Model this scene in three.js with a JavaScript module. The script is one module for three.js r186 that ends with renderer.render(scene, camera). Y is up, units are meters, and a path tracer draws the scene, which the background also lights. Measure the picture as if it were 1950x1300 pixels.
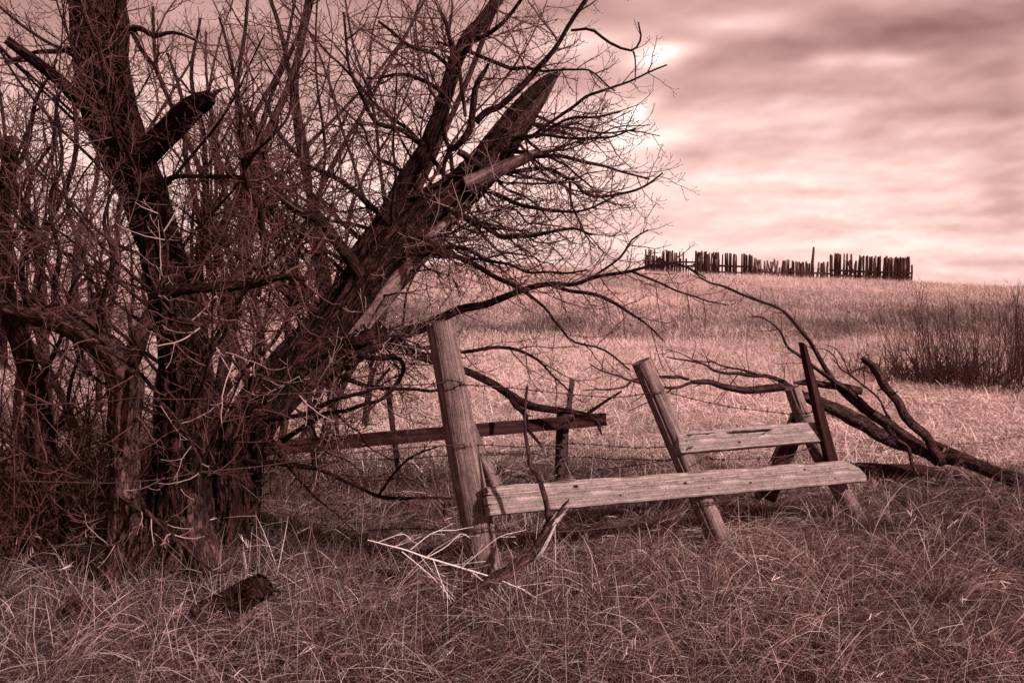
import * as THREE from 'three';
import { mergeGeometries } from 'three/addons/utils/BufferGeometryUtils.js';

// ---------------------------------------------------------------- camera, sky, sun, exposure
const EYE = 1.6, FOCAL = 1896, TILT = Math.atan(102 / FOCAL);      // eye height; focal length in photo pixels; slight downward tilt
const scene = new THREE.Scene();
const camera = new THREE.PerspectiveCamera(2 * Math.atan(650 / FOCAL) * 180 / Math.PI, 1024 / 682, 0.1, 2000);
camera.position.set(0, EYE, 0);
camera.rotation.set(-TILT, 0, 0);
const renderer = new THREE.WebGLRenderer({ antialias: true });
renderer.setSize(1024, 682);
renderer.toneMapping = THREE.LinearToneMapping;
renderer.toneMappingExposure = 1.42;
renderer.shadowMap.enabled = true;

const SUN = new THREE.Vector3(0.80, 0.62, 0.42).normalize();
const sun = new THREE.DirectionalLight(new THREE.Color(1, 0.89, 0.865), 4.6);
sun.position.copy(SUN).multiplyScalar(60); sun.target.position.set(0, 0, -8);
sun.castShadow = true; sun.shadow.radius = 4.5;
sun.shadow.camera.left = -14; sun.shadow.camera.right = 14; sun.shadow.camera.top = 14; sun.shadow.camera.bottom = -14; sun.shadow.camera.far = 140;
sun.shadow.mapSize.set(2048, 2048);
scene.add(sun, sun.target);

// ---------------------------------------------------------------- random numbers and noise
function mulberry(a) { return () => { a |= 0; a = a + 0x6D2B79F5 | 0; let t = Math.imul(a ^ a >>> 15, 1 | a); t = t + Math.imul(t ^ t >>> 7, 61 | t) ^ t; return ((t ^ t >>> 14) >>> 0) / 4294967296; }; }
let rnd = mulberry(7);
const rr = (a, b) => a + (b - a) * rnd();
const HASH = new Float32Array(65536); { const r = mulberry(99); for (let i = 0; i < 65536; i++) HASH[i] = r(); }
const hsh = (x, y, z) => HASH[(Math.imul(x, 73856093) ^ Math.imul(y, 19349663) ^ Math.imul(z, 83492791)) >>> 3 & 65535];
const mod = (a, n) => ((a % n) + n) % n;
function vnoise(x, y, z = 0, px = 0, py = 0) {                     // value noise; px, py: periods (0 = none)
  const xi = Math.floor(x), yi = Math.floor(y), zi = Math.floor(z); let fx = x - xi, fy = y - yi, fz = z - zi;
  fx = fx * fx * (3 - 2 * fx); fy = fy * fy * (3 - 2 * fy); fz = fz * fz * (3 - 2 * fz);
  const x0 = px ? mod(xi, px) : xi, x1 = px ? mod(xi + 1, px) : xi + 1, y0 = py ? mod(yi, py) : yi, y1 = py ? mod(yi + 1, py) : yi + 1;
  const L = (a, b, t) => a + (b - a) * t;
  const a = L(L(hsh(x0, y0, zi), hsh(x1, y0, zi), fx), L(hsh(x0, y1, zi), hsh(x1, y1, zi), fx), fy);
  if (fz === 0) return a;
  return L(a, L(L(hsh(x0, y0, zi + 1), hsh(x1, y0, zi + 1), fx), L(hsh(x0, y1, zi + 1), hsh(x1, y1, zi + 1), fx), fy), fz);
}
function fbm(x, y, z, oct, px = 0, py = 0) { let s = 0, a = 0.5, n = 0; for (let i = 0; i < oct; i++) { s += a * vnoise(x, y, z + i * 17.3, px, py); n += a; a *= 0.5; x *= 2; y *= 2; px *= 2; py *= 2; } return s / n; }
const clamp = (v, a = 0, b = 1) => Math.min(b, Math.max(a, v));
const sstep = (a, b, v) => { const t = clamp((v - a) / (b - a)); return t * t * (3 - 2 * t); };
const lerp = (a, b, t) => a + (b - a) * t;
const toLin = c => (c /= 255) <= 0.04045 ? c / 12.92 : ((c + 0.055) / 1.055) ** 2.4;
function ramp(table, x) { if (x <= table[0][0]) return table[0][1]; for (let i = 1; i < table.length; i++) if (x <= table[i][0]) { const t = (x - table[i - 1][0]) / (table[i][0] - table[i - 1][0]); return lerp(table[i - 1][1], table[i][1], t); } return table[table.length - 1][1]; }

// ---------------------------------------------------------------- sky: a thin cloud deck seen at a low angle, pink-toned
{
  const W = 2560, H = 1280, data = new Float32Array(W * H * 4);
  const tone = [[0, [52, 24, 25]], [0.3, [120, 83, 80]], [0.6, [190, 150, 144]], [0.82, [242, 205, 196]], [1, [255, 240, 232]], [1.3, [255, 252, 248]]];
  const gaps = [   // bright breaks in the deck: azimuth, elevation (degrees), half sizes, strength, slope
    [8.6, 12.9, 2.0, 0.5, 0.40, 0.16], [6.9, 9.6, 0.9, 0.6, 0.34, 0.6], [8.3, 8.6, 2.2, 0.6, 0.12, 0.1], [20.3, 11.9, 1.6, 0.4, 0.17, -0.08], [17.4, 12.2, 1.1, 0.4, 0.14, 0.1],
    [13.2, 14.6, 3.2, 0.5, 0.18, 0], [3.5, 13.4, 2.4, 0.7, 0.22, 0.1]];
  const bands = [[22, 13.4, 9, 0.8, -0.2], [12, 12.6, 6, 0.7, -0.13], [22, 9.2, 2.2, 0.6, -0.14], [10.5, 7.3, 1.0, 0.35, -0.12], [19.5, 8.3, 1.6, 0.5, -0.12], [18, 5.2, 3.4, 0.22, -0.08], [26.5, 5, 1.6, 2.2, -0.12], [25.8, 9, 1.5, 2.6, -0.1]];
  for (let j = 0; j < H; j++) {
    const el = (j + 0.5) / H * Math.PI - Math.PI / 2, elD = el * 180 / Math.PI, sy = Math.sin(el), cy = Math.cos(el);
    for (let i = 0; i < W; i++) {
      const th = ((i + 0.5) / W - 0.5) * 2 * Math.PI, dx = Math.cos(th) * cy, dz = Math.sin(th) * cy, o = (j * W + i) * 4;
      let v;
      if (elD < -1) v = 0.5;
      else {
        const k = 1 / (Math.max(sy, 0) + 0.10), qx = dx * k, qz = dz * k;
        const w1 = fbm(qx * 0.9 + 3, qz * 0.9, 5.5, 4) - 0.5;
        const n1 = fbm(qx * 0.8 + w1 * 1.3, qz * 1.5 + 11 + w1, 1.5, 5) - 0.5, n2 = fbm(qx * 2.6 + w1 * 2, qz * 3.4 + w1, 9.5, 4) - 0.5;
        v = ramp([[-1, 0.70], [0.5, 0.72], [2.5, 0.76], [5.5, 0.76], [8, 0.71], [11, 0.63], [14, 0.54], [20, 0.47], [40, 0.44], [90, 0.44]], elD);
        v += n1 * lerp(0.30, 0.5, sstep(6, 12, elD)) + n2 * 0.22 + (fbm(qx * 9 + w1 * 3, qz * 9, 6.5, 3) - 0.5) * 0.1;
        let az = Math.atan2(dx, -dz) * 180 / Math.PI;
        v += (fbm(qx * 3.1 + 7, elD * 0.55 + w1 * 3, 12.5, 4) - 0.5) * 0.13 + (fbm(qx * 14, elD * 2.1 + w1 * 6, 15.5, 3) - 0.5) * 0.10;
        if (elD < 24 && az > -40 && az < 50) {
          const wob = n1 * 1.4, wob2 = n2 * 0.9;
          for (const [a, e, sa, se, s, sl] of gaps) { const p = (az - a + wob * 1.2) / sa, q = (elD - e - (az - a) * sl + wob2) / se, r = p * p + q * q; if (r < 9) v += s * Math.exp(-r); }
          for (const [a, e, sa, se, s] of bands) { const p = (az - a + wob) / sa, q = (elD - e + wob2) / se, r = p * p + q * q; if (r < 9) v += s * Math.exp(-r); }
        }
      }
      v = clamp(v, 0.1, 1.25);
      let a = 0; while (a < tone.length - 2 && v > tone[a + 1][0]) a++;
      const t = (v - tone[a][0]) / (tone[a + 1][0] - tone[a][0]);
      for (let c = 0; c < 3; c++) data[o + c] = toLin(lerp(tone[a][1][c], tone[a + 1][1][c], t));
      data[o + 3] = 1;
    }
  }
  const sky = new THREE.DataTexture(data, W, H, THREE.RGBAFormat, THREE.FloatType);
  sky.mapping = THREE.EquirectangularReflectionMapping; sky.magFilter = sky.minFilter = THREE.LinearFilter; sky.wrapS = THREE.RepeatWrapping; sky.needsUpdate = true;
  scene.background = sky; scene.environment = sky;
}

// ---------------------------------------------------------------- textures (tileable, grain runs along u)
function texture(size, fn, srgb = true) {
  const d = new Uint8Array(size * size * 4);
  for (let j = 0; j < size; j++) for (let i = 0; i < size; i++) { const c = fn((i + 0.5) / size, (j + 0.5) / size), o = (j * size + i) * 4; for (let k = 0; k < 3; k++) d[o + k] = clamp(c[k]) * 255; d[o + 3] = 255; }
  const t = new THREE.DataTexture(d, size, size); t.wrapS = t.wrapT = THREE.RepeatWrapping; t.magFilter = THREE.LinearFilter; t.minFilter = THREE.LinearMipmapLinearFilter; t.generateMipmaps = true;
  if (srgb) t.colorSpace = THREE.SRGBColorSpace; t.needsUpdate = true; return t;
}
const grain = (u, v) => {
  const w = (fbm(u * 2, v * 4, 2.5, 3, 2, 4) - 0.5) * 0.05;
  const a = fbm(u * 2, (v + w) * 120, 0.5, 3, 2, 120), b = fbm(u * 2, (v + w) * 34, 7.5, 3, 2, 34), c = fbm(u * 3, (v + w * 1.2) * 60, 3.5, 2, 3, 60);
  return { a, b, crack: sstep(0.66, 0.78, c), blot: fbm(u * 8, v * 8, 4.5, 4, 8, 8), speck: fbm(u * 120, v * 120, 8.5, 2, 120, 120) };
};
function both(size, fn) {                                            // colour and height computed together
  const keep = []; let k = 0;
  const map = texture(size, (u, v) => { const r = fn(u, v); keep.push(r[1]); return [r[0] * 1.02, r[0] * 0.98, r[0] * 0.975]; });
  return [map, texture(size, () => { const h = keep[k++]; return [h, h, h]; }, false)];
}
const [woodMap, woodBump] = both(768, (u, v) => { const g = grain(u, v); let k = 0.64 + (g.a - 0.5) * 0.6 + (g.b - 0.5) * 0.34 + (g.blot - 0.5) * 0.34 + (g.speck - 0.5) * 0.36; k *= 1 - 0.38 * g.crack; return [k, 0.5 + (g.a - 0.5) * 0.5 + (g.b - 0.5) * 0.4 - g.crack * 0.45]; });
const barkF = (u, v) => {
  const w = (fbm(u * 4, v * 6, 2.5, 2, 4, 6) - 0.5) * 0.16;
  const r = 1 - Math.abs(2 * fbm(u * 5, (v + w) * 18, 1.5, 3, 5, 18) - 1), r2 = 1 - Math.abs(2 * fbm(u * 14, (v + w) * 42, 6.5, 2, 14, 42) - 1);
  return { h: 1 - (r ** 3 * 0.75 + r2 ** 3 * 0.3), n: fbm(u * 50, v * 90, 3.5, 2, 50, 90), blot: fbm(u * 6, v * 6, 9.5, 3, 6, 6) };
};
const [barkMap, barkBump] = both(768, (u, v) => { const b = barkF(u, v); return [0.20 + 0.5 * clamp(b.h) + (b.n - 0.5) * 0.4 + (b.blot - 0.5) * 0.34, clamp(b.h * 0.85 + (b.n - 0.5) * 0.35)]; });
const thatchMap = texture(512, (u, v) => { const a = fbm(u * 60, v * 60, 1.5, 4, 60, 60), b = fbm(u * 7, v * 7, 4.5, 4, 7, 7), c = fbm(u * 220, v * 160, 7.5, 2, 220, 160); const k = 0.5 + (a - 0.5) * 0.7 + (b - 0.5) * 0.5 + (c - 0.5) * 0.5; return [k * 1.05, k * 0.96, k * 0.95]; });
function mat(r, g, b, map, bump, scale, bumpScale, rough = 0.9) {
  const m = new THREE.MeshPhysicalMaterial({ color: new THREE.Color().setRGB(r, g, b), roughness: rough, specularIntensity: rough < 0.8 ? 0.6 : 0.15, side: THREE.DoubleSide });
  const own = t => { const c = t.clone(); c.repeat.set(scale, scale); c.needsUpdate = true; return c; };
  if (map) m.map = own(map); if (bump) { m.bumpMap = own(bump); m.bumpScale = bumpScale; }
  return m;
}
const M = {
  bark: mat(0.165, 0.062, 0.058, barkMap, barkBump, 1.6, 0.03),
  barkPale: mat(0.31, 0.155, 0.145, barkMap, barkBump, 2.4, 0.010),
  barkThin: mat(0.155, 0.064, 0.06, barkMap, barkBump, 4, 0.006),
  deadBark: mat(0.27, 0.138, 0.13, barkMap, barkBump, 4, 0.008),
  bareWood: mat(0.5, 0.315, 0.30, woodMap, woodBump, 1.5, 0.004),
  tornWood: mat(0.95, 0.80, 0.77, woodMap, woodBump, 3, 0.004),
  post: mat(0.40, 0.27, 0.255, woodMap, woodBump, 2.0, 0.004),
  board: mat(0.60, 0.46, 0.44, woodMap, woodBump, 2.1, 0.003),
  rot: mat(0.30, 0.17, 0.158, woodMap, woodBump, 3, 0.02),
  dark: mat(0.095, 0.038, 0.035, woodMap, woodBump, 1.5, 0.006),
  stake: mat(0.24, 0.125, 0.118, woodMap, woodBump, 0.7, 0.01),
  stakePale: mat(0.52, 0.35, 0.335, woodMap, woodBump, 0.7, 0.01),
  steel: mat(0.04, 0.017, 0.016, null, null, 1, 0, 0.7),
  wire: mat(0.05, 0.020, 0.019, null, null, 1, 0, 0.65),
  twig: mat(0.10, 0.042, 0.039, null, null, 1, 0, 0.85),
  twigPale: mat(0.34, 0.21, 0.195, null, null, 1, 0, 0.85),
  twigFar: mat(0.075, 0.032, 0.03, null, null, 1, 0, 0.9),
  twigBush: mat(0.062, 0.025, 0.023, null, null, 1, 0, 0.9),
  weed: mat(0.72, 0.58, 0.56, null, null, 1, 0, 0.8),
  stone: mat(0.85, 0.72, 0.70, thatchMap, thatchMap, 2, 0.01),
  ground: mat(0.10, 0.04, 0.037, thatchMap, thatchMap, 0.5, 0.03, 1),
  leaf: mat(0.16, 0.08, 0.077, null, null, 1, 0, 0.9),
};

// ---------------------------------------------------------------- places: a photo pixel at a depth, the terrain
const V = (x, y, z) => new THREE.Vector3(x, y, z);
const CT = Math.cos(TILT), ST = Math.sin(TILT);
function P(px, py, d) { const x = (px - 975) / FOCAL, y = (650 - py) / FOCAL; return new THREE.Vector3(x * d, EYE + d * (y * CT - ST), -d * (CT + y * ST)); }
const ridgeH = x => ramp([[-90, 2.9], [-30, 2.7], [1, 2.53], [8.3, 2.14], [14, 1.82], [20.9, 1.40], [24.8, 1.20], [40, 1.1], [90, 1.1]], x);
const ridgeD = x => ramp([[-90, 70], [0, 66], [8.3, 62], [20.9, 52], [60, 46]], x);
function groundY(x, z) {
  const d = -z;
  let y = (fbm(x * 0.55 + 40, z * 0.55 + 40, 0.5, 3) - 0.5) * 0.16 * sstep(80, 30, d) + (fbm(x * 0.08 + 9, z * 0.08, 2.5, 2) - 0.5) * 0.5 * sstep(7, 16, d);
  y += 0.014 * clamp(d - 5, 0, 19);
  y += 0.05 * Math.exp(-((x + 1.9) ** 2 / 2.4 + (z + 5.9) ** 2 / 1.1));                 // mound round the old trunks
  if (d > 20) {
    const R = ridgeD(x), H = ridgeH(x);
    if (d < 29) y += -0.38 * sstep(22, 28.5, d);
    else if (d < R) y += -0.38 + (H + 0.38) * Math.sin((d - 29) / (R - 29) * Math.PI / 2) ** 1.1;
    else y += H - Math.min((d - R) ** 2 * 0.0035, (d - R) * 0.06);
  }
  return y;
}
function seatAt(px, py) { for (let d = 2.5; d < 70; d += 0.02) { const p = P(px, py, d); if (p.y <= groundY(p.x, p.z)) return p; } return P(px, py, 60); }

// ---------------------------------------------------------------- building blocks
const counts = {};
function numbered(n) { const k = counts[n] = (counts[n] ?? -1) + 1; return k ? n + '_' + String(k).padStart(3, '0') : n; }
function thing(name, label, category, at, group, kind) {
  const o = new THREE.Group(); o.name = numbered(name); o.position.copy(at); o.userData = { label, category };
  if (group) o.userData.group = group; if (kind) o.userData.kind = kind;
  scene.add(o); return o;
}
class MB {                                                            // collects tubes, builds one mesh
  constructor() { this.p = []; this.n = []; this.uv = []; this.i = []; this.smooth = true; }
  tube(pts, rad, sides, { cap = true, disp = null, flat = 1 } = {}) {
    const N = pts.length, base = this.p.length / 3; let up = new THREE.Vector3(), T = new THREE.Vector3(), prev = null, len = 0;
    const A = new THREE.Vector3(), B = new THREE.Vector3(), tmp = new THREE.Vector3();
    for (let k = 0; k < N; k++) {
      T.subVectors(pts[Math.min(k + 1, N - 1)], pts[Math.max(k - 1, 0)]).normalize();
      if (!prev) { A.set(0, 0, 1); if (Math.abs(T.z) > 0.9) A.set(1, 0, 0); A.addScaledVector(T, -A.dot(T)).normalize(); prev = A.clone(); }
      else { A.copy(prev).addScaledVector(T, -prev.dot(T)).normalize(); prev.copy(A); }
      B.crossVectors(T, A);
      if (k) len += pts[k].distanceTo(pts[k - 1]);
      const r = rad[k];
      for (let s = 0; s <= sides; s++) {
        const a = s / sides * Math.PI * 2, ca = Math.cos(a), sa = Math.sin(a), q = disp ? r + disp(s === sides ? 0 : a, len, r) : r;
        this.p.push(pts[k].x + (A.x * ca + B.x * sa * flat) * q, pts[k].y + (A.y * ca + B.y * sa * flat) * q, pts[k].z + (A.z * ca + B.z * sa * flat) * q);
        this.n.push(A.x * ca + B.x * sa, A.y * ca + B.y * sa, A.z * ca + B.z * sa);
        this.uv.push(len, s / sides * Math.max(0.05, 6.283 * rad[0]));
      }
      if (k) for (let s = 0; s < sides; s++) { const a = base + (k - 1) * (sides + 1) + s, b = a + sides + 1; this.i.push(a, a + 1, b, b, a + 1, b + 1); }
    }
    if (cap) for (const k of [0, N - 1]) {
      T.subVectors(pts[Math.min(k + 1, N - 1)], pts[Math.max(k - 1, 0)]).normalize(); if (!k) T.negate();
      const c = this.p.length / 3; this.p.push(pts[k].x, pts[k].y, pts[k].z); this.n.push(T.x, T.y, T.z); this.uv.push(0, 0);
      for (let s = 0; s <= sides; s++) { const q = (base + k * (sides + 1) + s) * 3; this.p.push(this.p[q], this.p[q + 1], this.p[q + 2]); this.n.push(T.x, T.y, T.z); this.uv.push((this.p[q] - pts[k].x) * 0.3, this.p[q + 1] - pts[k].y); }
      for (let s = 1; s <= sides; s++) k ? this.i.push(c, c + s, c + s + 1) : this.i.push(c, c + s + 1, c + s);
    }
    if (disp) {                                                       // normals that follow the relief
      const W = sides + 1, g = (k, s) => { const q = (base + clamp(k, 0, N - 1) * W + mod(s, sides)) * 3; return tmp.set(this.p[q], this.p[q + 1], this.p[q + 2]).clone(); };
      for (let k = 0; k < N; k++) for (let s = 0; s < W; s++) { const n = new THREE.Vector3().crossVectors(g(k, s + 1).sub(g(k, s - 1)), g(k + 1, s).sub(g(k - 1, s))).normalize(); const q = (base + k * W + s) * 3; if (n.x * this.n[q] + n.y * this.n[q + 1] + n.z * this.n[q + 2] < 0) n.negate(); this.n[q] = n.x; this.n[q + 1] = n.y; this.n[q + 2] = n.z; }
    }
    return this;
  }
  build(name, m, parent, origin = null) {
    const g = new THREE.BufferGeometry(), o = origin ?? new THREE.Vector3(), p = new Float32Array(this.p);
    for (let k = 0; k < p.length; k += 3) { p[k] -= o.x; p[k + 1] -= o.y; p[k + 2] -= o.z; }
    g.setAttribute('position', new THREE.BufferAttribute(p, 3)); g.setAttribute('normal', new THREE.BufferAttribute(new Float32Array(this.n), 3)); g.setAttribute('uv', new THREE.BufferAttribute(new Float32Array(this.uv), 2)); g.setIndex(this.i);
    return put(name, g, m, parent);
  }
}
function put(name, g, m, parent) { const o = new THREE.Mesh(g, m); o.name = name; o.castShadow = o.receiveShadow = true; parent.add(o); return o; }
function curve(list, step) {                                          // [px, py, depth, radius in px] or Vector3-based -> smooth points and radii
  const pts = list.map(a => a.v ?? P(a[0], a[1], a[2])), rad = list.map(a => a.v ? a.r : a[3] * a[2] / FOCAL);
  const c = new THREE.CatmullRomCurve3(pts, false, 'centripetal'), L = c.getLength(), n = Math.max(4, Math.round(L / step)), out = [], r = [];
  for (let i = 0; i <= n; i++) { const t = i / n; out.push(c.getPoint(t)); const f = t * (pts.length - 1), k = Math.min(Math.floor(f), pts.length - 2); r.push(lerp(rad[k], rad[k + 1], f - k)); }
  return { pts: out, rad: r, L };
}
const bumpy = (seed, amp, knob = 0.12) => (a, s, r) => {              // furrowed bark: ridges along the stem, slow lumps
  const ca = Math.cos(a) * 2.2, sa = Math.sin(a) * 2.2;
  const rg = 1 - Math.abs(2 * vnoise(ca * 2.6 + seed, sa * 2.6 + (fbm(s * 3, seed, 3.3, 2) - 0.5) * 2, s * 1.6 + 0.37) - 1);
  const rg2 = 1 - Math.abs(2 * vnoise(ca * 5 + seed, sa * 5 + s * 1.5, s * 5 + 0.41) - 1);
  return Math.min(amp, r * 0.28) * (0.5 - rg ** 4 * 1.1 - rg2 ** 3 * 0.5) + r * knob * (vnoise(ca + seed * 3, sa, s * 2.3 + 0.2) - 0.5) * 2;
};
function sideways(d, ang, az) {                                       // a direction at ANG from d, turned AZ about it
  const a = Math.abs(d.y) > 0.95 ? V(1, 0, 0) : V(0, 1, 0), u = new THREE.Vector3().crossVectors(d, a).normalize(), w = new THREE.Vector3().crossVectors(d, u);
  return d.clone().multiplyScalar(Math.cos(ang)).addScaledVector(u, Math.sin(ang) * Math.cos(az)).addScaledVector(w, Math.sin(ang) * Math.sin(az)).normalize();
}
/* a twig and all that it carries. q: { levels, lift, wig, seg, n: children per metre, ratio, ang, bud } */
function twig(mb, p0, dir, len, r, level, q) {
  const n = Math.max(3, Math.min(12, Math.round(len / q.seg))), pts = [p0.clone()], rad = [r], d = dir.clone(), ds = [d.clone()], p = p0.clone(); let zig = rnd() < 0.5 ? 1 : -1;
  const side = sideways(d, Math.PI / 2, rnd() * 6.283);
  for (let i = 1; i <= n; i++) {
    const t = i / n; zig = -zig;
    d.addScaledVector(side, zig * q.wig * 0.6); d.x += (rnd() - 0.5) * q.wig * 2; d.y += (rnd() - 0.5) * q.wig * 2 + q.lift * (t - (q.sag ?? 0.25)) * 2.2 / n; d.z += (rnd() - 0.5) * q.wig * 2; d.normalize();
    p.addScaledVector(d, len / n); pts.push(p.clone()); ds.push(d.clone()); rad.push(r * (1 - 0.62 * t));
  }
  if (q.bud && level >= q.levels - 1) rad[n] = Math.max(rad[n] * 1.5, 0.002);
  mb.tube(pts, rad, r > 0.006 ? 5 : r > 0.003 ? 4 : 3, { cap: false });
  if (level >= q.levels) return;
  const kids = Math.round(len * q.n[level] * (0.8 + 0.4 * rnd()));
  let az = rnd() * 6.283;
  for (let k = 0; k < kids; k++) {
    const t = lerp(0.14, 0.97, (k + rnd() * 0.8) / kids), f = t * n, i = Math.min(n - 1, Math.floor(f)); az += 2.4 + (rnd() - 0.5) * 0.9;
    const at = pts[i].clone().lerp(pts[i + 1], f - i), l = len * q.ratio * (1.15 - 0.75 * t) * (0.5 + rnd() * 0.9);
    if (l < 0.025) continue;
    twig(mb, at, sideways(ds[i], q.ang * (0.7 + 0.6 * rnd()), az), l, Math.max(q.rmin, rad[i] * (0.45 + 0.25 * rnd())), level + 1, q);
  }
}
function twigsOn(c, q, { from = 0.15, to = 1, every = 0.12, len = 0.6, r = 0.006, bias = null, taper = 0.5, ang = 0.9 }) {   // first-order twigs along a limb's curve
  const mb = new MB(), n = Math.max(1, Math.round(c.L * (to - from) / every)); let az = rnd() * 6.283;
  for (let k = 0; k < n; k++) {
    const t = from + (to - from) * (k + rnd()) / n, i = clamp(Math.floor(t * (c.pts.length - 1)), 0, c.pts.length - 2), d = c.pts[i + 1].clone().sub(c.pts[i]).normalize(); az += 2.4 + (rnd() - 0.5);
    const e = sideways(d, ang * (0.7 + 0.6 * rnd()), az); if (bias) e.add(bias).normalize();
    twig(mb, c.pts[i].clone().addScaledVector(e, c.rad[i] * 0.6), e, len * (1 - taper * t) * (0.55 + 0.8 * rnd()), Math.min(r * (0.7 + 0.5 * rnd()), c.rad[i] * 0.75), 1, q);
  }
  return mb;
}
const Q = { levels: 3, lift: 1.0, sag: 0.42, wig: 0.2, seg: 0.05, n: [0, 16, 17], ratio: 0.42, ang: 0.82, rmin: 0.0017, bud: true };
const stuffPart = o => { o.userData.kind = 'stuff'; return o; };
function limb(tree, list, { name = 'limb', m = M.barkThin, step = 0.05, sides = 10, amp = 0.004, knob = 0.14, tw = null, q = Q, tm = M.twig, wob = null, label, stubs = name === 'limb' || name === 'stem' ? 0.22 : 0 } = {}) {
  const c = curve(list, step), s = rnd() * 50, thin = name === 'limb' && Math.max(...c.rad) < 0.03; wob ??= thin ? 0.035 : 0.012;
  if (thin) c.rad = c.rad.map(r => r * 0.76);
  if (wob) c.pts.forEach((p, i) => { const f = Math.min(1, i / 6); p.x += (vnoise(i * 0.35, s) - 0.5) * wob * f; p.y += (vnoise(i * 0.35, s + 9) - 0.5) * wob * f; p.z += (vnoise(i * 0.35, s + 19) - 0.5) * wob * f; });
  const body = new MB().tube(c.pts, c.rad, sides, { disp: bumpy(s, amp, knob) });
  if (stubs) for (let k = 0; k < c.L / stubs; k++) { const i = 1 + Math.floor(rnd() * (c.pts.length - 3)), d = c.pts[i + 1].clone().sub(c.pts[i]).normalize(), e = sideways(d, rr(0.7, 1.3), rnd() * 6.283), r = Math.min(0.007, c.rad[i] * rr(0.14, 0.34)), l = rr(0.012, 0.05); body.tube([c.pts[i].clone().addScaledVector(e, c.rad[i] * 0.5), c.pts[i].clone().addScaledVector(e, c.rad[i] + l * 0.4), c.pts[i].clone().addScaledVector(e, c.rad[i] + l)], [r * 1.5, r, r * rr(0.2, 0.8)], 6); }
  const o = body.build(name, m, tree, tree.position);
  if (label) o.userData.label = label;
  if (tw) { const g = twigsOn(c, q, tw); if (g.p.length) stuffPart(g.build('twigs', tm, o, tree.position)); }
  o.userData.curve = undefined; return c;
}

// ---------------------------------------------------------------- ground: one sheet to the horizon
{
  const xs = [], zs = [];
  for (let i = -110; i <= 110; i++) { const t = i / 110; xs.push(Math.sign(t) * (Math.abs(t) * 14 + Math.abs(t) ** 5 * 600)); }
  for (let i = 0; i <= 250; i++) { const t = i / 250; zs.push(14 - (t * 84 + t ** 9 * 900)); }
  const p = [], uv = [], id = [];
  for (const z of zs) for (const x of xs) { p.push(x, groundY(x, z), z); uv.push(x, z); }
  const W = xs.length; for (let j = 0; j < zs.length - 1; j++) for (let i = 0; i < W - 1; i++) { const a = j * W + i; id.push(a, a + 1, a + W, a + 1, a + W + 1, a + W); }
  const g = new THREE.BufferGeometry(); g.setAttribute('position', new THREE.Float32BufferAttribute(p, 3)); g.setAttribute('uv', new THREE.Float32BufferAttribute(uv, 2)); g.setIndex(id); g.computeVertexNormals();
  const o = put('ground', g, M.ground, scene); o.userData = { kind: 'structure', label: 'dry grassy ground rising to a low hill', category: 'ground' };
}

// ---------------------------------------------------------------- dry grass
const straw = [[0.38, 0.225, 0.205], [0.22, 0.108, 0.098], [0.11, 0.043, 0.039], [0.06, 0.02, 0.018], [0.60, 0.44, 0.41]];
class Straws {                                                        // many thin bent blades as one geometry
  constructor(seed) { this.r = mulberry(seed); this.p = []; this.c = []; this.i = []; }
  blade(x, y, z, az, el, len, w, curl, turn, segs, k, kink = -1, floor = -1) {
    const base = this.p.length / 3, tw0 = this.r() * 6.283, r = this.r;
    for (let s = 0; s <= segs; s++) {
      const ww = w * (s === segs ? 0.2 : 1 - 0.4 * s / segs) / 2, tw = tw0 + s * 0.3, wx = -Math.sin(az) * Math.cos(tw), wz = Math.cos(az) * Math.cos(tw), wy = Math.sin(tw) * 0.8;
      this.p.push(x - wx * ww, y - wy * ww, z - wz * ww, x + wx * ww, y + wy * ww, z + wz * ww); this.c.push(...k, ...k);
      const st = len / segs; x += Math.cos(az) * Math.cos(el) * st; z += Math.sin(az) * Math.cos(el) * st; y += Math.sin(el) * st;
      if (y < floor) { y = floor; el = Math.max(el, 0.03); }
      el -= curl / segs; az += turn / segs; if (s === kink) { el -= 0.5 + r() * 0.7; az += r() - 0.5; }
      if (s) { const q = base + s * 2; this.i.push(q - 2, q - 1, q, q, q - 1, q + 1); }
    }
    this.end = [x, y, z, az, el];
  }
  geometry() { const g = new THREE.BufferGeometry(); g.setAttribute('position', new THREE.Float32BufferAttribute(this.p, 3)); g.setAttribute('color', new THREE.Float32BufferAttribute(this.c, 3)); g.setIndex(this.i); g.computeVertexNormals(); return g; }
}
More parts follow.
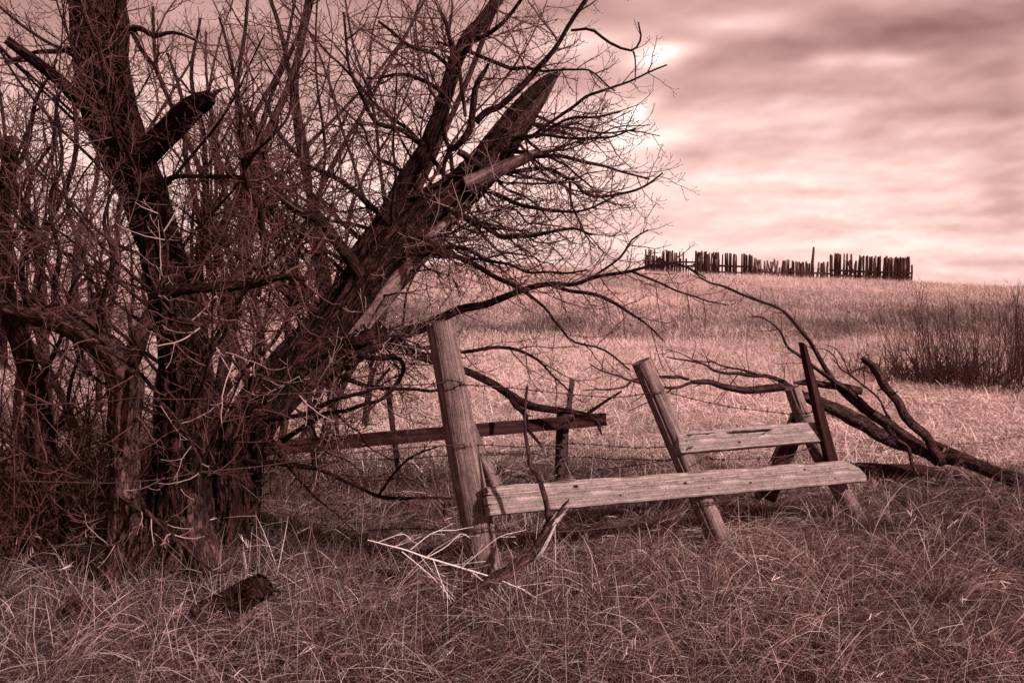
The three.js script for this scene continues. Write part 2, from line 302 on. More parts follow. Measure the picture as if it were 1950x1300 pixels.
/* a patch of turf 2S wide that thins out toward its rim, so that neighbours S apart blend; o: lengths, width, lift, segments, share lying flat */
const fieldStraw = [[0.36, 0.225, 0.205], [0.31, 0.184, 0.167], [0.25, 0.138, 0.124], [0.42, 0.285, 0.262], [0.19, 0.096, 0.086]];
function turf(seed, S, dens, o) {
  const t = new Straws(seed), r = t.r, n = Math.round(dens * S * S);
  for (let b = 0; b < n; b++) {
    let x, z; do { x = (r() * 2 - 1) * S; z = (r() * 2 - 1) * S; } while (r() > (1 - Math.abs(x) / S) * (1 - Math.abs(z) / S));
    const cl = fbm(x * o.clump + seed, z * o.clump, 0.5, 3), kind = r(), az = r() * 6.283, len = lerp(o.len[0], o.len[1], r() ** 1.6) * (0.55 + 0.9 * cl), k0 = (o.pal ?? straw)[Math.min(4, Math.floor(r() * 5))], f = (0.7 + 0.5 * r()) * clamp(1 + (cl - 0.5) * o.mottle, 0.35, 1.5), k = [k0[0] * f, k0[1] * f, k0[2] * f], w = o.w * (0.6 + 0.8 * r());
    if (kind < o.flat) t.blade(x, 0.01 + o.pile * cl * r(), z, az, (r() - 0.35) * 0.6, len, w, (r() - 0.3) * 0.8, (r() - 0.5) * 0.8, Math.max(2, o.segs - 2), k, r() < 0.3 ? 1 : -1, 0.003);
    else if (kind < 0.9) t.blade(x, -0.03, z, az, lerp(0.4, 1.35, r()), len, w, lerp(0.2, 1.9, r() ** 1.3), (r() - 0.5) * 0.9, o.segs, k, r() < 0.35 ? Math.floor(r() * o.segs) : -1, 0.003);
    else t.blade(x, -0.03, z, az, lerp(1.0, 1.5, r()), len * 1.15, w * 0.8, lerp(0, 0.6, r()), 0, o.segs, k, -1, 0.003);
  }
  return t.geometry();
}
const paleMat = new THREE.MeshPhysicalMaterial({ specularIntensity: 0.15, color: new THREE.Color().setRGB(1, 1.12, 1.13), vertexColors: true, roughness: 1, side: THREE.DoubleSide });
const grassMat = new THREE.MeshPhysicalMaterial({ specularIntensity: 0.2, color: 0xffffff, vertexColors: true, roughness: 0.85, side: THREE.DoubleSide });
function lay(name, label, geos, S, inside, tone, m3 = grassMat) {                      // patches on a staggered grid that follow the ground
  const spots = geos.map(() => []), up = V(0, 1, 0), m = new THREE.Matrix4(), q1 = new THREE.Quaternion(), q2 = new THREE.Quaternion(), col = new THREE.Color();
  for (let j = -Math.ceil(80 / S); j <= 0; j++) for (let i = -Math.ceil(56 / S); i <= Math.ceil(56 / S); i++) { const x = (i + (rnd() - 0.5) * 0.3) * S, z = (j + (rnd() - 0.5) * 0.3) * S; if (inside(x, -z)) spots[Math.floor(rnd() * geos.length)].push([x, z]); }
  geos.forEach((geo, g) => {
    const o = new THREE.InstancedMesh(geo, m3, spots[g].length);
    spots[g].forEach(([x, z], i) => {
      const e = S * 0.6, n = V(groundY(x - e, z) - groundY(x + e, z), 2 * e, groundY(x, z - e) - groundY(x, z + e)).normalize(), y = (groundY(x, z) * 2 + groundY(x - e, z) + groundY(x + e, z) + groundY(x, z - e) + groundY(x, z + e)) / 6, k = tone(x, z);
      q1.setFromUnitVectors(up, n).multiply(q2.setFromAxisAngle(up, Math.floor(rnd() * 4) * Math.PI / 2)); m.compose(V(x, y, z), q1, V(1, k[1], 1)); o.setMatrixAt(i, m); o.setColorAt(i, col.setRGB(k[0], k[0], k[0]));
    });
    o.name = numbered(name); o.userData = { kind: 'stuff', label: label[g], category: 'grass' }; o.castShadow = o.receiveShadow = true; scene.add(o);
  });
}
const patch = (x, z, f, o) => fbm(x * f + o, z * f, 3.5, 3);
const inView = (x, d, a, b, m) => d > a && d < b && Math.abs(x) < d * 0.60 + m;
{
  const near = { len: [0.06, 0.36], w: 0.0031, flat: 0.6, segs: 5, clump: 1.9, mottle: 2.1, pile: 0.09 };
  lay('matted_grass', ['long dry grass lying matted in the foreground', 'flattened straw-like grass strewn between the near tussocks', 'curled dry grass and broken straws round the post feet'], [1, 2, 3].map(k => turf(k * 13, 0.8, 8400, near)), 0.8, (x, d) => inView(x, d, 2.4, 8.3, 1.4), (x, z) => [clamp(0.52 + (patch(x, z, 0.7, 20) - 0.5) * 1.3, 0.28, 1.0), 0.25 + 0.85 * sstep(0.3, 0.7, patch(x, z, 0.9, 5))]);
  const mid = { pal: fieldStraw, len: [0.10, 0.30], w: 0.0070, flat: 0.45, segs: 3, clump: 1.7, mottle: 1.5, pile: 0.05 };
  lay('field_grass', ['short pale dry grass covering the flat field', 'thin pale grass of the flat field with darker tufts'], [4, 5].map(k => turf(k * 13, 1.5, 3400, mid)), 1.5, (x, d) => inView(x, d, 7.9, 30, 2.5), (x, z) => [clamp(1.78 + (patch(x, z, 0.3, 3) - 0.5) * 1.9, 1.15, 2.2), 0.5 + 0.3 * rnd()], paleMat);
  const far = { pal: fieldStraw, len: [0.12, 0.40], w: 0.012, flat: 0.2, segs: 2, clump: 0.8, mottle: 1.5, pile: 0.05 };
  lay('hill_grass', ['rough dry grass with darker clumps covering the hillside', 'thin dry grass of the hillside between the darker clumps'], [6, 7].map(k => turf(k * 13, 1.7, 1300, far)), 1.7, (x, d) => inView(x, d, 28, 78, 6), (x, z) => { const lush = Math.exp(-(((-z - 33.5 + (patch(x, z, 0.12, 9) - 0.5) * 9) / 2.6) ** 2)) * sstep(24, 10, x) * sstep(0.3, 0.5, patch(x, z, 0.25, 60)); return [clamp(1.85 + (patch(x, z, 0.2, 3) - 0.5) * 1.7, 1.2, 2.2) * (1 - 0.8 * lush), 0.8 + 0.3 * rnd()]; }, paleMat);
  // weeds along the foot of the hill and in scattered clumps
  const w = new Straws(51), r = w.r;
  for (let c = 0; c < 1500; c++) {
    const band = c < 1080, d = band ? 30 + 7.5 * r() ** 1.3 : 10 + 42 * r(), cx = (r() * 2 - 1) * d * 0.55, n = band ? 40 : 20, rad = 0.25 + 0.5 * r(); if (patch(cx, -d * 2.2, 0.13, 44) < (band ? 0.40 : 0.48)) continue;
    for (let k = 0; k < n; k++) { const a = r() * 6.283, q = Math.sqrt(r()) * rad * (d / 30 + 0.2), x = cx + Math.cos(a) * q * 2.2, z = -d + Math.sin(a) * q, t = 0.10 + 0.12 * r(); w.blade(x, groundY(x, z) - 0.03, z, r() * 6.283, 0.7 + 0.8 * r(), 0.18 + 0.3 * r(), 0.010 * (d / 30), 0.6 * r(), 0, 2, [t, t * 0.55, t * 0.53]); }
  }
  const o = put('dark_weeds', w.geometry(), grassMat, scene); o.userData = { kind: 'stuff', label: 'darker low weeds along the foot of the hill and in clumps', category: 'weeds' };
  // rank tussocks, thickest to the right and round the post feet
  const u = new Straws(71), v = u.r;
  for (let c = 0; c < 300; c++) {
    const d = 3.6 + 5.6 * v() ** 0.85, cx = (v() * 2 - 1) * (d * 0.55 + 0.2), cz = -d; if (cx > 2.6 && d > 6.6 || v() > 0.16 + (cx > 0.3 ? 0.5 : 0) + 1.2 * (patch(cx, cz, 0.7, 90) - 0.45)) continue;
    const rad = 0.05 + 0.13 * v(), h = 0.2 + 0.26 * v(), n = 60 + Math.floor(70 * v()), lean = (v() - 0.3) * 0.9;
    for (let k = 0; k < n; k++) { const a = v() * 6.283, q0 = Math.sqrt(v()) * rad, x = cx + Math.cos(a) * q0, z = cz + Math.sin(a) * q0, c0 = straw[Math.floor(v() * 5)], f = 0.45 + 0.6 * v(); u.blade(x, groundY(x, z) - 0.03, z, v() < 0.5 ? a : (v() - 0.5) * 1.6 + (lean < 0 ? 3.1 : 0), lerp(0.75, 1.5, v()), h * (0.5 + 0.9 * v()), 0.0030, 0.4 + 1.9 * v() ** 1.5, (v() - 0.5) * 0.5, 5, [c0[0] * f, c0[1] * f, c0[2] * f], v() < 0.2 ? 2 : -1, groundY(x, z)); }
  }
  const tu = put('grass_tussocks', u.geometry(), grassMat, scene); tu.userData = { kind: 'stuff', label: 'rank tussocks of long dry grass round the posts and boards', category: 'grass' };
  // tall culms, mostly leaning one way, some with seed heads; thicker to the right of the trunks
  const t = new Straws(61), q = t.r;
  for (let k = 0; k < 4200; k++) {
    const d = 3.2 + 7.2 * q() ** 0.9, x = (q() * 2 - 1) * (d * 0.58 + 0.4), z = -d; if (x > 2.6 && d > 6.8 && q() < 0.7 || q() > 0.22 + 1.7 * (patch(x, z, 0.6, 70) - 0.38) + (x > 0.6 ? 0.5 : 0)) continue;
    const c0 = straw[q() < 0.5 ? 0 : q() < 0.5 ? 4 : 1], f = 0.8 + 0.5 * q(), c = [c0[0] * f, c0[1] * f, c0[2] * f], az = q() < 0.72 ? (q() - 0.5) * 1.4 : q() * 6.283, len = lerp(0.2, 0.6, q() ** 1.9);
    t.blade(x, groundY(x, z) - 0.03, z, az, lerp(0.7, 1.48, q()), len, 0.0030, 0.5 * q() * (q() < 0.3 ? 2.5 : 1), (q() - 0.5) * 0.3, 6, c, q() < 0.2 ? 3 : -1);
    if (q() < 0.3) { const [ex, ey, ez, ea, ee] = t.end; for (let h = 0; h < 5; h++) t.blade(ex - Math.cos(ea) * h * 0.012, ey - Math.sin(ee) * h * 0.012, ez, ea + (q() - 0.5) * 1.5, ee + (q() - 0.3) * 0.8, 0.03 + 0.02 * q(), 0.004, 0.4, 0, 2, c); }
  }
  const g = put('tall_grass', t.geometry(), grassMat, scene); g.userData = { kind: 'stuff', label: 'tall thin dry grass stems leaning over the matted grass', category: 'grass' };
}

// ---------------------------------------------------------------- the old trees
function trunk(tree, list, name, m, amp, knob, step = 0.025, sides = 56, label) {
  const c = curve(list, step), o = new MB().tube(c.pts, c.rad, sides, { disp: bumpy(rnd() * 60, amp, knob) }).build(name, m, tree, tree.position);
  if (label) o.userData.label = label; return c;
}
function splinters(tree, at, dir, n, len, r, m) {                      // torn wood at a broken end
  for (let k = 0; k < n; k++) { const e = sideways(dir, 0.28 * rnd(), rnd() * 6.283), s = at.clone().add(V(rr(-r, r), rr(-r, r), rr(-r, r))); const l = len * (0.4 + 0.9 * rnd()); new MB().tube([s, s.clone().addScaledVector(e, l * 0.5), s.clone().addScaledVector(e, l)], [r * 0.5, r * 0.32, r * 0.04], 5).build('splinter', m, tree, tree.position); }
}

// upright tree
{
  const t = thing('old_tree', 'old upright tree with thick furrowed dark trunk curving up out of the thicket', 'tree', seatAt(322, 1085));
  const D = 5.55;
  const c = trunk(t, [[318, 1125, D, 92], [322, 1085, D, 76], [330, 1020, D, 64], [340, 940, D, 58], [347, 850, D, 54], [351, 770, D, 50], [350, 690, D + .02, 45], [338, 610, D + .05, 41], [320, 530, D + .1, 41], [302, 450, D + .12, 42], [278, 375, D + .15, 43], [246, 300, D + .18, 45], [216, 235, D + .2, 46], [200, 150, D + .2, 46], [192, 45, D + .2, 48], [188, -60, D + .2, 46], [180, -220, D + .2, 42], [190, -420, D + .3, 36]], 'trunk', M.bark, 0.034, 0.14, 0.022, 72);
  // root flares and burls
  limb(t, [[300, 1000, D, 40], [268, 1060, D - .12, 34], [238, 1120, D - .25, 26]], { name: 'root', m: M.bark, sides: 28, amp: 0.014 });
  limb(t, [[360, 1000, D - .08, 38], [385, 1060, D - .22, 34], [405, 1120, D - .36, 22]], { name: 'root', m: M.barkPale, sides: 28, amp: 0.014 });
  limb(t, [[372, 940, D - .09, 20], [374, 1000, D - .13, 24], [352, 1045, D - .17, 30], [330, 1085, D - .2, 30]], { name: 'burl', m: M.barkPale, sides: 26, amp: 0.02, knob: 0.3 });
  limb(t, [[292, 350, D - .02, 26], [270, 356, D - .08, 24], [254, 358, D - .1, 14]], { name: 'burl', m: M.bark, sides: 24, amp: 0.014, knob: 0.3 });
  limb(t, [[252, 318, D, 24], [296, 272, D - .1, 24], [340, 228, D - .2, 23], [380, 195, D - .3, 21], [402, 182, D - .34, 13]], { m: M.bark, sides: 26, amp: 0.012, label: 'thick broken-off dark stub branch', tw: { every: 0.25, len: 0.4, r: 0.005, from: 0.3 } });
  splinters(t, P(400, 184, D - .34), V(0.8, 0.55, -0.1).normalize(), 4, 0.1, 0.02, M.dark);
  const T = { every: 0.13, len: 0.75, r: 0.006 };
  limb(t, [[180, 222, D, 14], [145, 185, D - .15, 13], [108, 148, D - .3, 12], [70, 118, D - .4, 11], [10, 75, D - .5, 9]], { m: M.bark, tw: T });
  limb(t, [[150, 92, D, 9], [110, 96, D - .1, 7], [66, 104, D - .2, 5], [0, 112, D - .3, 4]], { tw: T });
  limb(t, [[232, 58, D, 9], [262, 54, D - .1, 7], [292, 64, D - .2, 6], [330, 58, D - .25, 4], [372, 75, D - .3, 3]], { tw: T });
  limb(t, [[250, 60, D, 6], [275, 100, D, 5], [300, 140, D - .1, 4], [330, 195, D - .2, 3], [352, 240, D - .25, 2.4]], { tw: { ...T, len: 0.5 } });
  // horizontal branch whose tip climbs (in front of the sky gap)
  limb(t, [[300, 352, D, 9], [330, 338, D - .1, 7], [380, 337, D - .2, 6], [435, 335, D - .3, 6], [455, 340, D - .32, 6.5], [470, 352, D - .33, 7.5], [492, 398, D - .3, 8], [496, 440, D - .2, 9], [505, 490, D - .1, 10], [490, 560, D, 10]], { tw: { ...T, from: 0.1, len: 0.5, every: 0.1 } });
  limb(t, [[470, 350, D - .33, 6.5], [464, 300, D - .38, 5], [476, 310, D - .4, 5], [474, 308, D - .4, 5], [462, 260, D - .45, 5], [460, 220, D - .5, 4.2], [450, 170, D - .5, 4], [432, 100, D - .5, 4], [414, 30, D - .5, 3]], { tw: { ...T, len: 0.55, every: 0.09, bias: V(0, 0.4, 0) } });
  limb(t, [[476, 308, D - .4, 5], [490, 285, D - .45, 4], [520, 262, D - .5, 3.5], [548, 220, D - .5, 3], [560, 160, D - .55, 2.5], [590, 90, D - .6, 2]], { tw: { ...T, len: 0.5, every: 0.09, bias: V(0, 0.4, 0) } });
  limb(t, [[345, 690, D, 14], [294, 578, D - .2, 14], [337, 554, D - .32, 12], [392, 547, D - .4, 10], [475, 541, D - .45, 8], [540, 527, D - .5, 6], [582, 534, D - .55, 4]], { tw: { ...T, every: 0.08, len: 0.6 } });
  // pale drooping sprays in front of the trunks
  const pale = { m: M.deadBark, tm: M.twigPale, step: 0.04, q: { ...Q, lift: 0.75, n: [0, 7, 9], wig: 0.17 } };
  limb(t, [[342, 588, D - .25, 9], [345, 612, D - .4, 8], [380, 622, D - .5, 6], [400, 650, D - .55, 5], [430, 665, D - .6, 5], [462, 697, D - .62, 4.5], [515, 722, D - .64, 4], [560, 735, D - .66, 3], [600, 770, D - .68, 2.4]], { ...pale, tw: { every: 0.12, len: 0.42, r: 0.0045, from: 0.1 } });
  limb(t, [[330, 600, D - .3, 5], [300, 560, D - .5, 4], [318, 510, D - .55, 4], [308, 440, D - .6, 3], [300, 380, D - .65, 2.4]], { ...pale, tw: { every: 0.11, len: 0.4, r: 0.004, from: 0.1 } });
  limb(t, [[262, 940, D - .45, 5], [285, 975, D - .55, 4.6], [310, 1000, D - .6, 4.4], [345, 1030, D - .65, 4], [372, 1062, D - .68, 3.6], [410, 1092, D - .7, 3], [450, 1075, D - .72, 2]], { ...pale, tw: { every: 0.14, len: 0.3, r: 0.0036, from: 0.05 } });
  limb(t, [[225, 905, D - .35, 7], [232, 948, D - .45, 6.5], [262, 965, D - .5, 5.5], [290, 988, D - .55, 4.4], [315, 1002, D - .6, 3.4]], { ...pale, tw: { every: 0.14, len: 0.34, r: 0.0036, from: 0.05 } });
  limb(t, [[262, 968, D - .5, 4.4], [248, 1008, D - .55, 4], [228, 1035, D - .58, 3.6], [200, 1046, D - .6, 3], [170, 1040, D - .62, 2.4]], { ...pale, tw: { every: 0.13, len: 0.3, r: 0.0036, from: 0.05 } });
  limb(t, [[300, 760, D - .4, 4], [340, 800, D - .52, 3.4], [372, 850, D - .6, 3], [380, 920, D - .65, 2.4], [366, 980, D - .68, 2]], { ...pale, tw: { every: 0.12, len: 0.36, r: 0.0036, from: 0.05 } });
  for (let k = 0; k < 30; k++) {                                        // many small shoots up and down the trunk
    const f = Math.floor(lerp(20, c.pts.length * 0.82, (k + rnd()) / 30)), a = rnd() * Math.PI, p0 = c.pts[f], e = V(Math.cos(a), 0.5 + 0.5 * rnd(), 0.35 + 0.6 * rnd()).normalize(), L = rr(0.6, 1.5);
    const list = [0, 0.3, 0.65, 1].map((s, i) => ({ v: p0.clone().addScaledVector(e, 0.08 + L * s).add(V(rr(-.06, .06), s * s * 0.2, rr(-.06, .06))), r: 0.012 * (1 - 0.7 * s) }));
    limb(t, list, { name: 'shoot', sides: 6, step: 0.05, amp: 0.001, tw: { every: 0.11, len: 0.5, r: 0.004, from: 0.15 }, q: { ...Q, lift: 0.4 } });
  }
}

// leaning tree with the broken top
{
  const t = thing('leaning_tree', 'big leaning tree with a torn broken top and pale stripped underside', 'tree', seatAt(440, 1050)), D = 5.95;
  const c = trunk(t, [[432, 1110, D - .1, 62], [438, 1050, D - .08, 50], [448, 970, D - .04, 44], [452, 890, D, 44], [470, 820, D, 46], [508, 760, D, 48], [560, 700, D, 48], [618, 640, D + .03, 48], [672, 580, D + .06, 47], [716, 520, D + .1, 46], [756, 462, D + .13, 45], [806, 412, D + .18, 40], [858, 372, D + .23, 36], [906, 330, D + .28, 34], [950, 276, D + .32, 31], [990, 222, D + .36, 27], [1024, 178, D + .4, 20], [1048, 150, D + .42, 11], [1066, 138, D + .44, 3]], 'trunk', M.bark, 0.032, 0.12, 0.022, 72);
  // bare wood where the bark has come away, along the lower side
  trunk(t, [[540, 778, D - .02, 8], [572, 742, D - .02, 12], [620, 690, D - .02, 16], [672, 634, D - .0, 20], [724, 571, D + .04, 21], [776, 510, D + .08, 20], [826, 456, D + .12, 17], [866, 410, D + .18, 12], [896, 378, D + .26, 7]], 'bare_wood', M.bareWood, 0.003, 0.06, 0.03, 28, 'pale strip of bare wood without bark');
  trunk(t, [[906, 336, D + .18, 12], [955, 284, D + .2, 15], [1000, 228, D + .24, 13], [1036, 182, D + .3, 9], [1058, 150, D + .38, 3]], 'bare_wood', M.deadBark, 0.008, 0.1, 0.03, 24, 'torn pale wood of the broken top');
  limb(t, [[890, 352, D + .15, 18], [940, 328, D + .12, 14], [985, 306, D + .1, 10], [1012, 296, D + .1, 8], [1034, 292, D + .1, 4]], { name: 'broken_limb', m: M.bareWood, sides: 22, amp: 0.012, label: 'snapped pale limb below the broken top' });
  splinters(t, P(1030, 291, D + .1), V(0.95, 0.05, 0.1).normalize(), 4, 0.1, 0.02, M.bareWood);
  splinters(t, P(1060, 148, D + .42), V(0.55, 0.8, 0).normalize(), 2, 0.12, 0.016, M.bareWood);
  // low stripped limb beneath the trunk
  limb(t, [[520, 800, D - .08, 16], [572, 745, D - .12, 15], [612, 712, D - .14, 14], [660, 690, D - .16, 12], [705, 668, D - .18, 9], [735, 655, D - .2, 5]], { m: M.deadBark, sides: 18, amp: 0.006 });
  const T = { every: 0.10, len: 0.85, r: 0.006, from: 0.1 };
  // upright limb
  limb(t, [[690, 500, D + .08, 34], [716, 455, D + .08, 24], [735, 418, D + .08, 19], [772, 345, D + .1, 17], [808, 286, D + .12, 15.5], [828, 240, D + .14, 14], [846, 192, D + .15, 13.5], [868, 120, D + .16, 13], [893, 72, D + .18, 13], [922, 40, D + .2, 12], [965, -40, D + .3, 10], [990, -140, D + .3, 8]], { m: M.bark, sides: 24, amp: 0.008, tw: { ...T, from: 0.3, every: 0.14 } });
  limb(t, [[872, 112, D + .16, 8], [862, 88, D, 6], [850, 62, D - .1, 5], [842, 20, D - .15, 4]], { tw: T });
  limb(t, [[893, 78, D + .15, 7], [930, 62, D, 6], [960, 38, D - .1, 5], [1000, -10, D - .2, 4]], { tw: T });
  // hooked dark branch
  limb(t, [[915, 318, D + .2, 9], [891, 298, D - .05, 9], [872, 284, D - .12, 8]], { m: M.deadBark, sides: 14 });
  limb(t, [[858, 284, D - .12, 6], [870, 280, D - .13, 9], [893, 256, D - .16, 9.5], [902, 226, D - .18, 9], [903, 178, D - .2, 8], [914, 148, D - .22, 7], [930, 118, D - .24, 3]], { m: M.bark, sides: 14, amp: 0.008, knob: 0.3, tw: { every: 0.09, len: 0.7, r: 0.005, from: 0.15 } });
  limb(t, [[906, 232, D - .18, 8], [925, 214, D - .2, 8], [946, 204, D - .22, 8], [986, 168, D - .26, 8], [1029, 128, D - .3, 7.5], [1060, 92, D - .33, 6.5], [1088, 50, D - .36, 6], [1130, -30, D - .4, 5]], { sides: 12, tw: { ...T, every: 0.11, len: 0.6 } });
  limb(t, [[886, 222, D - .1, 5], [880, 160, D - .1, 5], [872, 110, D - .12, 4.5], [858, 86, D - .14, 4], [830, 78, D - .2, 3]], { tw: T });
  const fine = { tw: { every: 0.06, len: 0.38, r: 0.0036, from: 0.1, taper: 0.3 } };
  limb(t, [[1088, 58, D - .36, 4], [1122, 57, D - .4, 4], [1158, 82, D - .44, 3.6], [1206, 98, D - .48, 3], [1222, 72, D - .48, 2.6], [1219, 40, D - .48, 2]], { sides: 8, tw: { every: 0.16, len: 0.2, r: 0.003 } });
  limb(t, [[1206, 98, D - .48, 2.6], [1210, 118, D - .5, 2.2], [1211, 155, D - .5, 1.6]], { sides: 6 });
  limb(t, [[890, 96, D + .1, 5], [937, 114, D - .05, 4.6], [983, 132, D - .1, 4.2], [1029, 133, D - .15, 3.6], [1085, 129, D - .2, 3.2], [1125, 137, D - .25, 2.4], [1170, 170, D - .3, 1.8]], fine);
  limb(t, [[968, 262, D + .2, 6], [1005, 262, D + .1, 5], [1045, 236, D, 4.6], [1091, 206, D - .05, 4.2], [1122, 181, D - .1, 3.8], [1168, 163, D - .15, 3.2], [1214, 148, D - .2, 2.6], [1268, 122, D - .25, 1.8]], { tw: { ...fine.tw, every: 0.07 } });
  limb(t, [[1020, 262, D + .06, 4], [1075, 228, D - .1, 3.4], [1130, 222, D - .2, 3], [1180, 212, D - .25, 2]], fine);
  limb(t, [[975, 300, D + .15, 6], [1045, 297, D + .05, 4.6], [1122, 308, D, 4], [1183, 326, D - .05, 3], [1238, 340, D - .1, 2]], { tw: { ...fine.tw, every: 0.06 } });
  limb(t, [[960, 330, D + .15, 6], [1045, 322, D + .1, 5], [1085, 340, D + .1, 4.5], [1112, 366, D + .05, 4], [1183, 371, D, 3.4], [1229, 357, D - .05, 2.8], [1262, 332, D - .1, 2]], { tw: { ...fine.tw, every: 0.07 } });
  limb(t, [[985, 262, D + .1, 5], [1040, 256, D, 4], [1105, 262, D - .1, 3.4], [1160, 258, D - .2, 2.6], [1208, 246, D - .25, 1.8]], fine);
  limb(t, [[905, 352, D + .1, 7], [955, 372, D, 6], [1000, 394, D - .1, 5], [1060, 402, D - .2, 4], [1120, 396, D - .25, 3], [1170, 374, D - .3, 2]], { tw: { ...fine.tw, len: 0.45 } });
  limb(t, [[860, 400, D + .1, 8], [900, 420, D, 7], [950, 444, D - .1, 6], [1010, 452, D - .2, 5], [1080, 440, D - .3, 3.6], [1130, 444, D - .35, 2.4]], { tw: { ...fine.tw, len: 0.5, every: 0.07 } });
  limb(t, [[1085, 342, D + .1, 3.6], [1088, 390, D, 3], [1108, 430, D - .05, 2.6], [1135, 470, D - .1, 1.8]], fine);
  // lower sweeping limbs that reach out over the field
  limb(t, [[780, 470, D, 9], [812, 482, D - .1, 8.5], [850, 484, D - .15, 8], [905, 505, D - .2, 7], [945, 528, D - .25, 6], [983, 545, D - .3, 5], [1040, 588, D - .3, 4], [1062, 622, D - .32, 3.4], [1092, 650, D - .34, 3], [1152, 668, D - .36, 2.6], [1204, 708, D - .36, 2]], { sides: 12, tw: { ...fine.tw, len: 0.4, every: 0.07 } });
  limb(t, [[800, 474, D, 7], [856, 470, D - .1, 6], [910, 486, D - .2, 5], [960, 504, D - .3, 4], [1010, 516, D - .35, 3.6], [1070, 522, D - .4, 3], [1120, 512, D - .45, 2]], { tw: { ...fine.tw, len: 0.42, every: 0.06 } });
  limb(t, [[640, 660, D - .05, 18], [720, 640, D - .15, 14], [800, 626, D + .1, 11], [875, 588, D + .1, 8.5], [937, 575, D + .1, 7], [992, 552, D + .05, 5.6], [1045, 541, D, 4.6], [1091, 541, D, 4], [1137, 527, D, 3.6], [1198, 518, D, 3], [1248, 504, D, 2.4], [1300, 504, D, 1.9], [1345, 528, D, 1.3]], { m: M.bark, sides: 16, amp: 0.006, tw: { ...fine.tw, every: 0.075, len: 0.5, from: 0.2, taper: 0.6 } });
  limb(t, [[1045, 541, D, 5], [1085, 554, D - .05, 5], [1140, 563, D - .1, 4.4], [1183, 588, D - .12, 4], [1229, 612, D - .15, 3], [1262, 646, D - .15, 2]], fine);
  limb(t, [[1206, 517, D, 3.6], [1250, 536, D + .05, 3], [1300, 556, D + .1, 2.4], [1345, 574, D + .1, 1.8], [1385, 580, D + .1, 1.2]], fine);
  limb(t, [[1128, 528, D, 3.4], [1180, 492, D - .1, 2.8], [1205, 460, D - .15, 2.2], [1235, 440, D - .2, 1.6]], fine);
  limb(t, [[690, 620, D - .1, 7], [720, 660, D + .1, 7], [772, 660, D + .15, 6], [880, 665, D + .1, 5], [958, 658, D + .05, 4.4], [1026, 684, D, 3.6], [1062, 720, D - .05, 2.6], [1096, 750, D - .1, 1.8]], { tw: { ...fine.tw, len: 0.45, every: 0.075 } });
  limb(t, [[640, 665, D - .12, 8], [700, 680, D - .3, 7], [765, 690, D - .4, 5.4], [752, 732, D - .5, 5], [715, 763, D - .5, 5], [660, 778, D - .45, 5.4], [600, 800, D - .3, 6], [530, 842, D - .1, 8]], { tw: { ...fine.tw, len: 0.5, every: 0.085 } });
  limb(t, [[470, 880, D - .1, 9], [540, 885, D - .2, 7], [600, 892, D - .25, 6], [660, 918, D - .3, 5], [722, 941, D - .3, 4.6], [783, 949, D - .3, 4], [872, 947, D - .25, 3]], { tw: { ...fine.tw, len: 0.45, every: 0.09 } });
  limb(t, [[610, 690, D - .1, 8], [660, 720, D - .2, 7], [720, 742, D - .25, 5.4], [790, 745, D - .28, 4], [850, 736, D - .3, 3]], { tw: { ...fine.tw, len: 0.5, every: 0.08 } });
  limb(t, [[500, 800, D - .2, 7], [570, 790, D - .35, 6], [640, 760, D - .45, 5], [700, 740, D - .55, 4], [745, 700, D - .6, 3]], { tw: { ...fine.tw, len: 0.55, every: 0.08 } });
  limb(t, [[722, 941, D - .3, 3.6], [752, 900, D - .35, 3], [790, 868, D - .4, 2.4], [838, 850, D - .4, 1.6]], fine);
  // dark limb behind the tall post with its broken end over the rail
  limb(t, [[668, 604, D + .2, 14], [720, 628, D + .5, 12], [790, 672, D + .8, 10], [870, 700, D + 1.0, 8], [915, 718, D + 1.1, 8], [958, 742, D + 1.2, 7.4], [1005, 770, D + 1.25, 6.6], [1060, 780, D + 1.3, 6], [1105, 786, D + 1.3, 5.4], [1142, 793, D + 1.3, 3.5]], { m: M.bark, sides: 14, amp: 0.008, knob: 0.25, tw: { ...fine.tw, from: 0.25, every: 0.16, len: 0.35 } });
  limb(t, [[960, 742, D + 1.2, 7], [985, 775, D + 1.1, 6.5], [1004, 806, D + 1, 6], [1034, 850, D + .95, 3]], { m: M.bark, sides: 10 });
  limb(t, [[1120, 786, D + 1.3, 5], [1150, 768, D + 1.25, 3.6], [1180, 748, D + 1.2, 2.4]], { sides: 8 });
  limb(t, [[1135, 793, D + 1.3, 5], [1142, 812, D + 1.3, 4.6], [1150, 828, D + 1.3, 1.4]], { sides: 8 });
  // left side of the crown, into the thicket
  limb(t, [[700, 540, D, 14], [650, 470, D - .1, 12], [610, 420, D - .15, 10], [560, 395, D - .2, 9], [520, 350, D - .2, 7], [500, 280, D - .2, 5], [470, 200, D - .2, 4]], { tw: { ...T, len: 0.7 } });
  limb(t, [[745, 420, D + .1, 9], [700, 390, D, 8], [650, 345, D - .1, 7], [600, 320, D - .1, 6], [540, 270, D - .15, 5], [500, 180, D - .2, 4]], { tw: { ...T, len: 0.7 } });
  limb(t, [[812, 280, D + .1, 7], [770, 250, D, 6], [720, 230, D - .05, 5], [680, 170, D - .1, 4.4], [660, 100, D - .15, 3.6], [655, 20, D - .2, 3]], { tw: { ...T, len: 0.6 } });
  limb(t, [[860, 130, D + .1, 6], [820, 100, D, 5], [770, 82, D - .1, 4.4], [720, 40, D - .15, 3.4]], { tw: { ...T, len: 0.6 } });
  limb(t, [[850, 180, D + .1, 6], [800, 150, D, 5], [750, 140, D - .1, 4], [700, 150, D - .15, 3]], { tw: { ...T, len: 0.6 } });
